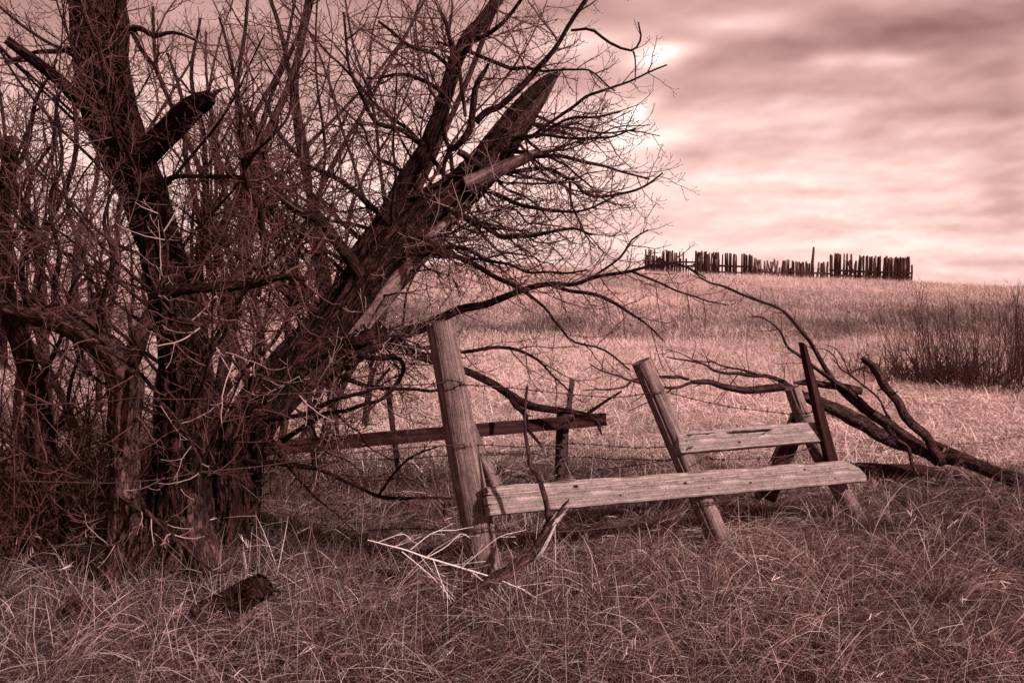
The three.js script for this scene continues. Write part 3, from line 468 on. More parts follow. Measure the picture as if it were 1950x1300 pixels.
  // more of the crown: crooked branches from the trunk and its limbs
  for (let k = 0; k < 38; k++) {
    const right = k > 15, f = right ? lerp(0.55, 0.86, rnd()) : lerp(0.36, 0.68, rnd()), p0 = c.pts[Math.floor(f * c.pts.length)], a = right ? rr(-0.8, 0.15) : rr(1.3, 2.9), L = right ? rr(0.4, 0.95) : rr(0.8, 1.6), e = V(Math.cos(a), Math.sin(a), rr(-0.7, 0.7)).normalize();
    limb(t, [0, 0.25, 0.5, 0.75, 1].map(s => ({ v: p0.clone().addScaledVector(e, 0.05 + L * s).add(V(rr(-.08, .08) * s, (right ? -0.25 * s + 0.3 * s * s : 0.15 * s * s) + rr(-.06, .06) * s, rr(-.1, .1) * s)), r: lerp(right ? 0.011 : 0.016, 0.003, s) })), { name: 'branch', sides: 7, step: 0.05, amp: 0.001, wob: 0.06, tw: { every: 0.06, len: right ? 0.36 : 0.6, r: 0.0038, from: 0.12 }, q: { ...Q, n: [0, 13, 14] } });
  }
  for (let k = 0; k < 36; k++) {
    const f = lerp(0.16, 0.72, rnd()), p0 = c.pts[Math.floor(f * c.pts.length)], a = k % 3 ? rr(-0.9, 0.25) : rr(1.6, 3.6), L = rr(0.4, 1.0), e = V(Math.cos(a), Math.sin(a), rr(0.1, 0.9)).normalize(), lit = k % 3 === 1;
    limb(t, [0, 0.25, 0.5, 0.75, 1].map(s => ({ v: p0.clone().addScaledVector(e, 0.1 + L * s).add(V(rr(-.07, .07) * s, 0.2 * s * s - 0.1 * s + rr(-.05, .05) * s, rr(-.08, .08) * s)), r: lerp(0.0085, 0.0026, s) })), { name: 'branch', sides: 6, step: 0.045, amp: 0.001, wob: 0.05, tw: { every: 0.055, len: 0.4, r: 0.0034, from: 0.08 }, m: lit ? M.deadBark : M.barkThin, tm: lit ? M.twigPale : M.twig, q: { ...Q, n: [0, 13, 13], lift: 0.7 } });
  }
  // last dead leaves
  const mb = new MB(); for (let k = 0; k < 26; k++) { const p = P(rr(978, 1032), rr(642, 675), D - .02 + rr(-.1, .1)), d = sideways(V(0, -1, 0), rr(0.1, 0.9), rnd() * 6.283); mb.tube([p, p.clone().addScaledVector(d, 0.018), p.clone().addScaledVector(d, 0.045)], [0.002, 0.011, 0.001], 4, { flat: 0.25, cap: false }); }
  stuffPart(mb.build('dead_leaves', M.leaf, t, t.position));
}

// bent stem at the left
{
  const t = thing('bent_tree', 'crooked slim-trunked tree bending left just above head of the brush', 'tree', seatAt(212, 1108)), D = 5.15;
  trunk(t, [[205, 1150, D, 22], [210, 1108, D, 17], [222, 1050, D, 19], [236, 980, D + .02, 27], [240, 900, D + .05, 27], [236, 820, D + .08, 28], [238, 745, D + .1, 31], [222, 690, D + .1, 30], [180, 648, D + .12, 26], [140, 620, D + .15, 24], [90, 602, D + .2, 22], [20, 586, D + .25, 19], [-60, 540, D + .3, 16]], 'trunk', M.barkPale, 0.012, 0.2, 0.025, 36);
  limb(t, [[240, 700, D + .1, 20], [262, 660, D + .12, 15], [278, 620, D + .16, 12], [296, 612, D + .3, 11]], { m: M.bark, sides: 18, amp: 0.01, name: 'stub' });
  limb(t, [[160, 640, D + .12, 16], [180, 600, D + .2, 18], [185, 575, D + .25, 14], [178, 560, D + .28, 6]], { m: M.bark, sides: 18, amp: 0.016, knob: 0.3, name: 'stub' });
  limb(t, [[246, 705, D + .02, 7], [262, 720, D - .05, 6], [256, 790, D - .06, 5], [246, 850, D - .08, 4]], { m: M.deadBark, name: 'shoot', tw: { every: 0.1, len: 0.3, r: 0.004 } });
  const T = { every: 0.09, len: 0.7, r: 0.005, from: 0.1 };
  limb(t, [[110, 600, D + .18, 10], [100, 540, D + .1, 8], [110, 470, D, 6], [95, 380, D - .05, 5], [120, 280, D - .1, 4], [100, 180, D - .15, 3]], { tw: T });
  limb(t, [[60, 595, D + .2, 8], [40, 520, D + .15, 7], [60, 430, D + .1, 6], [30, 330, D, 5], [60, 220, D, 3]], { tw: T });
  limb(t, [[190, 650, D + .1, 8], [190, 580, D, 7], [215, 500, D - .1, 6], [200, 420, D - .15, 5], [230, 330, D - .2, 3]], { tw: T });
}
// pale trunk at the far left
{
  const t = thing('gnarled_tree', 'stout grey trunk half hidden in dark brush beside the crooked tree', 'tree', seatAt(88, 1080)), D = 5.5;
  trunk(t, [[80, 1130, D, 34], [88, 1070, D, 28], [95, 990, D, 24], [90, 920, D + .03, 25], [75, 840, D + .06, 24], [70, 760, D + .1, 20], [40, 660, D + .15, 18], [10, 560, D + .2, 15], [0, 420, D + .2, 12], [20, 260, D + .2, 9]], 'trunk', M.bark, 0.012, 0.2, 0.03, 32);
  for (const [x, y] of [[80, 850], [60, 740], [30, 620], [5, 480], [10, 340]]) limb(t, [[x, y, D + .1, 8], [x + 40, y - 60, D, 6], [x + 60, y - 150, D - .1, 4.4], [x + 100, y - 230, D - .15, 3]], { tw: { every: 0.09, len: 0.6, r: 0.005, from: 0.1 } });
}

// ---------------------------------------------------------------- thicket behind: slender stems
const qThin = { levels: 3, lift: 0.8, sag: 0.4, wig: 0.19, seg: 0.08, n: [0, 7, 10], ratio: 0.45, ang: 0.8, rmin: 0.0022, bud: false };
function sapling(name, label, group, base, lean, h, r, m, tm, q, tw, forks = 2) {
  const t = thing(name, label, 'tree', base, group), s = rnd() * 90, stems = [];
  const path = (p0, d0, L, r0, r1) => { const n = 7, list = []; const p = p0.clone(), d = d0.clone(); for (let i = 0; i <= n; i++) { list.push({ v: p.clone(), r: lerp(r0, r1, i / n) }); d.add(V(rr(-.32, .32), 0.06, rr(-.22, .22))).normalize(); p.addScaledVector(d, L / n); } return list; };
  const main = path(base.clone().add(V(0, -0.1, 0)), V(lean[0], 1, lean[1]).normalize(), h, r, r * 0.25);
  limb(t, main, { name: 'trunk', m, sides: 12, step: 0.12, amp: 0.006, knob: 0.16, tw: { ...tw, from: 0.12 }, q, tm });
  for (let k = 0; k < forks; k++) { const i = 1 + Math.floor(rnd() * 3), o = main[i]; limb(t, path(o.v, V(rr(-.8, .8), 1, rr(-.6, .6)).normalize(), h * rr(0.4, 0.65), o.r * 0.62, o.r * 0.15), { m, sides: 9, step: 0.12, amp: 0.003, tw: { ...tw, from: 0.12, len: tw.len * 0.8 }, q, tm }); }
  return t;
}
{
  rnd = mulberry(41);
  const spots = [[392, 8.6, 0.12, 26], [432, 8.2, 0.03, 22], [470, 9.0, 0.12, 13], [520, 8.4, 0.2, 15], [560, 9.4, 0.05, 17], [598, 8.0, 0.02, 19], [640, 8.8, -0.08, 20], [300, 9.5, -0.1, 18], [240, 9, 0.05, 16], [150, 8.8, 0.08, 15], [90, 9.2, -0.05, 18], [30, 8.6, 0.1, 14], [690, 10.5, -0.1, 12], [350, 11.5, 0.1, 12], [180, 11.5, 0.08, 12]];
  for (const [px, d, lx, w] of spots) {
    const x = (px - 975) / FOCAL * d, b = V(x, groundY(x, -d), -d);
    sapling('thicket_sapling', 'slender bare stem of the thicket behind the old trees', 'bare stems in the thicket behind the old trees', b, [lx * 1.6 + rr(-.05, .05), rr(-.1, .1)], rr(4.2, 5.4), w * d / FOCAL * 0.55, rnd() < 0.5 ? M.barkThin : M.barkPale, M.twigFar, qThin, { every: 0.24, len: 1.05, r: 0.0065, ang: 1.05, bias: V(0, 0.05, 0) }, 4);
  }
  // far row of fine-twigged trees
  const qFar = { ...qThin, levels: 3, n: [0, 7, 8], seg: 0.14, rmin: 0.0032, lift: 0.5 };
  for (let k = 0; k < 8; k++) { const px = lerp(-120, 560, (k + 0.5 * rnd()) / 8), d = rr(13.5, 18), x = (px - 975) / FOCAL * d, b = V(x, groundY(x, -d), -d); sapling('far_sapling', 'fine-twigged young tree at the back of the thicket', 'young trees at the back of the thicket', b, [rr(-.12, .12), 0], rr(4.2, 6.2), 0.07, M.barkThin, M.twigFar, qFar, { every: 0.24, len: 1.2, r: 0.008, ang: 0.55, bias: V(0, 0.5, 0) }, 3); }
}
// low brush round the trunks at the left
function brush(name, label, group, base, n, h, spread, r, tm, q, fan = 1.3) {
  const t = thing(name, label, 'bush', base, group);
  const mb = new MB();
  for (let k = 0; k < n; k++) { const a = rnd() * 6.283, o = base.clone().add(V(Math.cos(a) * spread * rnd() ** 0.6, -0.04, Math.sin(a) * spread * rnd() ** 0.6)); o.y = groundY(o.x, o.z) - 0.03; twig(mb, o, V(Math.cos(a) * rr(0.05, fan), 1, Math.sin(a) * rr(0.05, fan)).normalize(), h * rr(0.3, 1.12), r * rr(0.5, 1.2), 1, q); }
  stuffPart(mb.build('stems', tm, t, base)); return t;
}
{
  rnd = mulberry(77);
  const q = { levels: 3, lift: 0.1, wig: 0.2, seg: 0.06, n: [0, 9, 9], ratio: 0.45, ang: 0.9, rmin: 0.0018, bud: false };
  for (const [px, d, n, h] of [[20, 5.1, 14, 0.9], [120, 5.3, 12, 0.8], [60, 5.9, 22, 1.3], [150, 6.1, 22, 1.3], [215, 6.4, 20, 1.2], [285, 6.6, 20, 1.1], [10, 6.8, 24, 1.6], [120, 7.2, 22, 1.6], [400, 6.9, 16, 1.1], [470, 7.4, 12, 1.0], [-60, 5.4, 16, 1.3]]) { const x = (px - 975) / FOCAL * d; brush('brush', 'low tangled bare brush round the feet of the old trunks', 'brush round the old trunks', V(x, groundY(x, -d), -d), n, h, 0.4, 0.008, M.twigBush, q); }
  // bushes at the right edge of the field
  const q2 = { levels: 3, lift: 0.3, wig: 0.1, seg: 0.09, n: [0, 6, 7], ratio: 0.42, ang: 0.5, rmin: 0.0026, bud: false };
  for (const [px, d, n, h] of [[1800, 15.2, 9, 1.2], [1850, 14.8, 26, 1.45], [1890, 14.4, 34, 1.5], [1940, 13.8, 26, 1.6], [2020, 13.2, 24, 1.6], [1860, 16.5, 18, 1.6]]) { const x = (px - 975) / FOCAL * d; brush('field_bush', 'bare dark bush at the edge of the open field', 'bare bushes at the edge of the field', V(x, groundY(x, -d), -d), Math.round(n * 1.5), h * 0.86, 1.3, 0.007, M.twigBush, q2, 0.42); }
  const q3 = { ...q2, levels: 3, lift: -0.1, wig: 0.25, ang: 0.9, n: [0, 14, 12] };
  for (const [px, d] of [[1715, 15.0], [1760, 14.8], [1805, 14.5], [1850, 14.2], [1910, 13.8]]) { const x = (px - 975) / FOCAL * d; brush('brush_pile', 'heap of dark dead brush under the bare field bushes', 'dead brush under the field bushes', V(x, groundY(x, -d), -d), 46, 0.6, 0.75, 0.012, M.twigBush, q3); }
}

// ---------------------------------------------------------------- posts, boards and rails of the near fence
rnd = mulberry(5);
function post(name, label, list, m, { crack = [], sides = 48, amp = 0.002, category = 'post' } = {}) {
  const c0 = curve(list, 0.03), t = thing(name, label, category, c0.pts[c0.pts.length - 1].clone());
  const s = rnd() * 40;
  const disp = (a, l, r) => { let q = amp * 2 * (fbm(Math.cos(a) * 5 + s, Math.sin(a) * 5, l * 1.2, 3) - 0.5) + r * 0.05 * (vnoise(Math.cos(a) * 1.2 + s, Math.sin(a) * 1.2, l * 2 + 0.3) - 0.5);
    for (const [ca, w, dep] of crack) { const da = Math.abs(mod(a - ca - (vnoise(l * 4, ca) - 0.5) * 0.16 + Math.PI, 6.2832) - Math.PI); q -= dep * sstep(w, w * 0.3, da); } return q; };
  new MB().tube(c0.pts, c0.rad, sides, { disp }).build('shaft', m, t, t.position);
  return t;
}
const frontAngle = 0;   // angle 0 of a tube faces the camera (+z)
post('leaning_post', 'tall thick round wooden post with a long split, leaning beside the big tree', [[838, 614, 5.34, 27], [858, 720, 5.33, 28.5], [880, 850, 5.32, 30], [905, 980, 5.31, 31], [926, 1108, 5.3, 32], [932, 1150, 5.3, 33]], M.post, { crack: [[0.72, 0.09, 0.03], [5.4, 0.05, 0.008]], sides: 72 });
post('tilted_post', 'round wooden post tilted steeply behind the two pale boards', [[1221, 688, 5.92, 18.5], [1262, 780, 5.95, 20], [1300, 870, 5.98, 20.5], [1342, 965, 6.0, 21], [1377, 1042, 6.02, 22], [1395, 1080, 6.02, 22]], M.post, { crack: [[5.6, 0.06, 0.012], [0.4, 0.05, 0.008]], sides: 60 });
post('slanting_post', 'shorter slanting round post behind the right ends of the boards', [[1509, 738, 6.68, 14.5], [1532, 800, 6.69, 15.5], [1562, 865, 6.7, 16], [1600, 930, 6.7, 17], [1632, 990, 6.7, 18], [1645, 1020, 6.7, 18]], M.post, { crack: [[0.3, 0.06, 0.01]], sides: 48 });
post('shaded_post', 'dark slanting post standing just behind the tall split post', [[868, 745, 7.05, 12], [905, 842, 7.08, 13], [940, 920, 7.1, 13.5], [966, 985, 7.12, 14]], M.post, {});
post('corner_post', 'dark squared post carrying the end of the dark rail', [[1072, 782, 7.74, 11.5], [1070, 850, 7.74, 12], [1068, 925, 7.74, 12.5], [1067, 960, 7.74, 12.5]], M.dark, { sides: 4 });

// a plank: an outline in its own plane, given thickness. a, b: ends of its centre line; n: which way it faces
function plank(parent, name, a, b, hgt, thick, face, m, { outline = null, holes = [], label } = {}) {
  const ax = b.clone().sub(a), L = ax.length(); ax.normalize(); const nz = face.clone().addScaledVector(ax, -face.dot(ax)).normalize(), ay = new THREE.Vector3().crossVectors(nz, ax);
  const sh = new THREE.Shape(), N = 44, jig = (i, k) => (vnoise(i * 0.7, k) - 0.5) * hgt * 0.035 + (vnoise(i * 2.3, k + 5) - 0.5) * hgt * 0.02;
  const pts = outline ? outline(L, hgt) : (() => { const o = []; for (let i = 0; i <= N; i++) o.push([L * i / N, -hgt / 2 + jig(i, 3)]); for (let i = N; i >= 0; i--) o.push([L * i / N + 0.004 * Math.sin(i), hgt / 2 + jig(i, 8)]); return o; })();
  pts.forEach(([x, y], i) => i ? sh.lineTo(x, y) : sh.moveTo(x, y)); sh.closePath();
  for (const h of holes) { const p = new THREE.Path(); h.forEach(([x, y], i) => i ? p.lineTo(x, y) : p.moveTo(x, y)); p.closePath(); sh.holes.push(p); }
  const g = new THREE.ExtrudeGeometry(sh, { depth: thick, bevelEnabled: true, bevelSize: 0.003, bevelThickness: 0.003, bevelSegments: 1 }); g.translate(0, 0, -thick / 2);
  const o = put(name, g, m, parent); o.matrixAutoUpdate = true;
  const mx = new THREE.Matrix4().makeBasis(ax, ay, nz); o.quaternion.setFromRotationMatrix(mx); o.position.copy(a).sub(parent.position);
  if (label) o.userData.label = label; return o;
}
function nail(parent, board, x, y, z) { const g = new THREE.CylinderGeometry(0.0045, 0.0045, 0.006, 8); g.rotateX(Math.PI / 2); const o = put('nail', g, M.steel, board); o.position.set(x, y, z); return o; }
{
  const a = P(926, 955, 5.19), b = P(1634, 897, 6.58), face = V(0.42, 0.34, 0.84);
  const t = thing('lower_board', 'long pale weathered board fixed low across the leaning posts', 'board', a);
  const bo = plank(t, 'plank', a, b, 0.142, 0.044, face, M.board, { outline: (L, h) => { const o = [], N = 60; for (let i = 0; i <= N; i++) { const x = L * i / N * 1.012; o.push([x, -h / 2 + (vnoise(i * 0.25, 2) - 0.5) * 0.004 + (vnoise(i * 2.1, 4) - 0.5) * 0.002]); } o.push([L * 1.015, -h * 0.25], [L * 1.0, 0.01], [L * 0.978, h * 0.3]); for (let i = 57; i >= 0; i--) { const x = L * i / N; o.push([x, h / 2 + (vnoise(i * 0.25, 12) - 0.5) * 0.005 + (vnoise(i * 2.3, 14) - 0.5) * 0.002]); } o.push([0.012, h * 0.32], [-0.002, h * 0.24], [0.05, h * 0.2], [-0.004, h * 0.15], [-0.003, -h * 0.1], [0.03, -h * 0.14], [-0.004, -h * 0.19], [0.006, -h * 0.3]); return o; }, holes: [[0.75, 0.022, 0.5], [1.5, -0.03, 0.42], [2.05, 0.012, 0.3], [0.32, -0.012, 0.22], [1.18, 0.043, 0.3]].map(([x, y, l]) => { const o = []; for (let i = 0; i <= 8; i++) o.push([x + l * i / 8, y + 0.0012 * Math.sin(Math.PI * i / 8) + (vnoise(i * 0.9, x) - 0.5) * 0.003]); for (let i = 7; i >= 1; i--) o.push([x + l * i / 8, y - 0.0016 * Math.sin(Math.PI * i / 8) + (vnoise(i * 0.9, x) - 0.5) * 0.003]); return o; }) });
  const L = a.distanceTo(b); for (const [x, y] of [[0.05, 0.035], [0.07, -0.05], [L * 0.52, 0.03], [L * 0.53, -0.03], [L * 0.9, 0.03], [L * 0.91, -0.035]]) nail(t, bo, x, y, 0.027);
  for (const [x, y, r] of [[0.55, 0.04, 0.011], [L * 0.47, 0.01, 0.009], [L * 0.65, -0.02, 0.007], [L * 0.82, 0.035, 0.008], [L * 0.3, -0.03, 0.006]]) { const g = new THREE.CylinderGeometry(r, r * 1.1, 0.004, 12); g.scale(1.5, 1, 0.8); g.rotateX(Math.PI / 2); const k = put('knot', g, M.dark, bo); k.position.set(x, y, 0.0245); }
}
{
  const a = P(1290, 843, 5.90), b = P(1565, 822, 6.6), face = V(0.44, 0.42, 0.8);
  const t = thing('upper_board', 'shorter pale board with a rotted dark hollow, above the long board', 'board', a), L = a.distanceTo(b), h = 0.128;
  const top = (N, k) => { const o = []; for (let i = N; i >= 0; i--) { const s = i / N; o.push([L * s, h / 2 + (vnoise(i * 0.9, k) - 0.5) * 0.012 - (s < 0.45 ? 0.012 * (vnoise(i * 2.9, k + 3)) : 0)]); } return o; };
  const bottom = (N, k) => { const o = []; for (let i = 0; i <= N; i++) o.push([L * i / N, -h / 2 + (vnoise(i * 0.3, k) - 0.5) * 0.004]); return o; };
  const hole = []; for (let i = 0; i <= 16; i++) { const s = i / 16; hole.push([lerp(0.28, 0.66, s) * L, 0.047 - 0.006 * vnoise(i * 1.3, 41)]); } for (let i = 15; i >= 1; i--) { const s = i / 16; hole.push([lerp(0.28, 0.66, s) * L, 0.040 - 0.052 * Math.sin(Math.PI * s) ** 1.4 * (0.7 + 0.6 * vnoise(i * 1.7, 43))]); }
  const slit = []; for (let i = 0; i <= 10; i++) slit.push([lerp(0.05, 0.24, i / 10) * L, 0.044]); for (let i = 9; i >= 1; i--) slit.push([lerp(0.05, 0.24, i / 10) * L, 0.038 - 0.014 * vnoise(i * 1.9, 47)]);
  const bo = plank(t, 'plank', a, b, h, 0.030, face, M.board, { outline: () => [...bottom(36, 22), [L * 1.004, -0.02], [L * 0.998, 0.02], ...top(36, 27), [0.006, 0.02], [-0.004, -0.02]], holes: [hole, slit] });
  const n = face.clone().normalize(); plank(t, 'rotted_core', a.clone().addScaledVector(n, -0.034), b.clone().addScaledVector(n, -0.034), h * 0.97, 0.018, face, M.board, { label: 'inner layer of the board showing in its rotted hollow' });
  for (const [x, y] of [[0.06, 0.0], [0.08, -0.04], [L * 0.93, 0.03], [L * 0.94, -0.03]]) nail(t, bo, x, y, 0.0195);
  const g = new THREE.CylinderGeometry(0.009, 0.01, 0.004, 12); g.scale(1.5, 1, 0.7); g.rotateX(Math.PI / 2); const k = put('knot', g, M.dark, bo); k.position.set(L * 0.38, -0.03, 0.0175);
}
{
  const a = P(470, 857, 6.45), b = P(1152, 798, 7.62), t = thing('dark_rail', 'long dark board running behind the tall post to the dark corner post', 'rail', a);
  plank(t, 'plank', a, b, 0.088, 0.04, V(0.4, 0.1, 0.9), M.dark);
  const a2 = P(1527, 652, 6.44), b2 = P(1590, 905, 6.6), s = thing('split_stake', 'dark pointed split stake propped against the right ends of the boards', 'stake', b2);
  plank(s, 'slab', a2, b2, 0.075, 0.05, V(0.3, 0.1, 0.95), M.dark, { outline: (L, h) => [[0, -0.006], [L * 0.2, -h * 0.22], [L * 0.5, -h * 0.36], [L, -h * 0.5], [L, h * 0.5], [L * 0.6, h * 0.36], [L * 0.3, h * 0.24], [0.02, 0.012]] });
  const a3 = P(1528, 790, 6.76), b3 = P(1462, 948, 6.5), r = thing('brace', 'short dark brace slanting from the shorter slanting post to the ground', 'brace', b3);
  plank(r, 'slab', a3, b3, 0.1, 0.05, V(-0.2, 0.1, 0.95), M.dark);
  plank(r, 'side_slab', a3.clone().add(V(-0.045, 0, -0.02)), b3.clone().add(V(-0.06, 0, -0.02)), 0.03, 0.06, V(-0.5, 0.1, 0.85), M.post);
}
// steel and short stakes of the old back fence
function steelPost(label, a, b) {
  const t = thing('steel_fence_post', label, 'fence post', b); const ax = a.clone().sub(b), L = ax.length();
  const sh = new THREE.Shape([[-0.02, 0], [0.02, 0], [0.02, 0.005], [0.004, 0.006], [0.003, 0.03], [-0.003, 0.03], [-0.004, 0.006], [-0.02, 0.005]].map(p => new THREE.Vector2(...p)));
  const g = new THREE.ExtrudeGeometry(sh, { depth: L, bevelEnabled: false }); const o = put('rail', g, M.steel, t); o.quaternion.setFromUnitVectors(V(0, 0, 1), ax.clone().normalize());
  for (let k = 1; k < 12; k++) { const s = put('stud', new THREE.BoxGeometry(0.014, 0.012, 0.016), M.steel, t); s.position.copy(ax).multiplyScalar(k / 12).add(V(0, 0, 0.012)); s.quaternion.copy(o.quaternion); }
}
steelPost('thin dark steel post beside the dark corner post', P(1090, 722, 7.55), P(1064, 940, 7.5));
steelPost('thin dark steel post leaning in front of the dark rail, midway to the split post', P(738, 742, 7.2), P(766, 955, 7.2));
steelPost('thin dark steel post rising through the branches near the leaning tree', P(586, 730, 6.75), P(607, 985, 6.8));
function stub(label, a, b, r) { const t = thing('stake_stub', label, 'stake', b); limb(t, [{ v: a, r: r * 0.45 }, { v: a.clone().lerp(b, 0.25), r }, { v: b, r: r * 1.15 }], { name: 'stub', m: M.dark, sides: 9, step: 0.03, amp: 0.003 }); }
stub('short dark stake stump in the grass left of the tall split post', P(848, 958, 6.2), P(846, 1035, 6.2), 0.018);
stub('short dark stake stump in the grass below the leaning tree', P(566, 972, 6.3), P(560, 1025, 6.3), 0.016);

// ---------------------------------------------------------------- barbed wire
function wire(label, list, sag = 0.02, barbs = true) {
  const pts = list.map(a => P(...a)), c = new THREE.CatmullRomCurve3(pts, false, 'centripetal'), L = c.getLength(), n = Math.round(L / 0.025), path = [], t = thing('barbed_wire', label, 'wire', pts[0]), s = rnd() * 30;
  for (let i = 0; i <= n; i++) { const p = c.getPoint(i / n); p.y += (vnoise(i * 0.09, s) - 0.5) * sag; path.push(p); }
  new MB().tube(path, path.map(() => 0.0032), 5).build('strand', M.wire, t, t.position);
  if (!barbs) return;
  for (let i = 4; i < n - 2; i += 4 + Math.round(rnd())) {
    const mb = new MB(), T = path[i + 1].clone().sub(path[i]).normalize(), az = rnd() * 6.283;
    for (let k = 0; k < 2; k++) { const e = sideways(T, 1.45, az + k * 1.4); mb.tube([path[i].clone().addScaledVector(e, -0.022), path[i], path[i].clone().addScaledVector(e, 0.022)], [0.001, 0.003, 0.001], 4, { cap: false }); }
    mb.tube([path[i].clone().addScaledVector(T, -0.007), path[i].clone().addScaledVector(T, 0.007)], [0.006, 0.006], 5); mb.build('barb', M.wire, t, t.position);
  }
}
wire('top barbed wire strung between the tall split post and the tilted post', [[846, 727, 5.22], [874, 727, 5.2], [880, 731, 5.26], [960, 737, 5.5], [1085, 750, 5.75], [1178, 757, 5.85], [1240, 748, 5.84], [1258, 748, 5.84]]);
wire('top barbed wire from the tilted post to the slanting post', [[1244, 750, 5.84], [1262, 748, 5.9], [1330, 762, 6.1], [1400, 776, 6.3], [1480, 784, 6.5], [1520, 786, 6.6], [1546, 783, 6.58], [1580, 790, 6.8], [1602, 800, 7.0]]);
wire('barbed wire passing behind the long board from the split post', [[878, 852, 5.22], [905, 846, 5.28], [1000, 851, 5.8], [1060, 851, 6.2], [1130, 845, 6.4], [1200, 850, 6.4], [1290, 852, 6.0], [1320, 852, 5.86]], 0.03);
wire('sagging barbed wire below the upper board', [[1322, 884, 5.9], [1345, 874, 6.1], [1362, 876, 6.2], [1420, 874, 6.3], [1500, 866, 6.5], [1530, 858, 6.55], [1560, 856, 6.6]], 0.04);
wire('slack wire behind the tall split post near the long board', [[905, 862, 5.4], [960, 864, 5.7], [1020, 866, 6.2], [1062, 867, 7.4], [1110, 868, 7.5], [1170, 873, 7.2], [1250, 875, 6.6], [1318, 870, 6.0]], 0.03);
wire('slack wire touching the foot of the dark corner post', [[935, 900, 6.2], [1000, 910, 6.6], [1056, 908, 7.5], [1085, 900, 7.5], [1180, 890, 7.3], [1290, 872, 6.4]], 0.02);
wire('bottom wire crossing the lower parts of the leaning posts', [[700, 1010, 5.9], [800, 1008, 5.5], [880, 1010, 5.22], [935, 1006, 5.2], [960, 1010, 5.3], [1100, 1012, 5.7], [1250, 990, 5.9], [1330, 962, 5.9], [1362, 958, 5.92], [1380, 955, 6.0], [1500, 940, 6.4]], 0.02);
wire('top wire running through the branches toward the split post', [[40, 768, 4.9], [200, 764, 4.95], [300, 759, 4.95], [480, 752, 5.0], [640, 742, 5.1], [780, 733, 5.2], [850, 728, 5.23]]);
wire('lower wire crossing in front of the old trunks', [[40, 918, 4.85], [160, 922, 4.9], [280, 914, 4.9], [380, 901, 4.95], [520, 885, 5.05], [700, 862, 5.15], [884, 848, 5.22]]);
wire('wire stretched behind the dark rail between steel posts', [[588, 880, 6.78], [680, 876, 7.0], [758, 872, 7.2], [870, 868, 7.2], [960, 862, 7.3], [1066, 852, 7.5]], 0.03);
wire('wire across the field right of the fallen limb', [[1800, 848, 8.6], [1850, 845, 8.7], [1900, 838, 8.8], [1990, 825, 9]], 0.02);

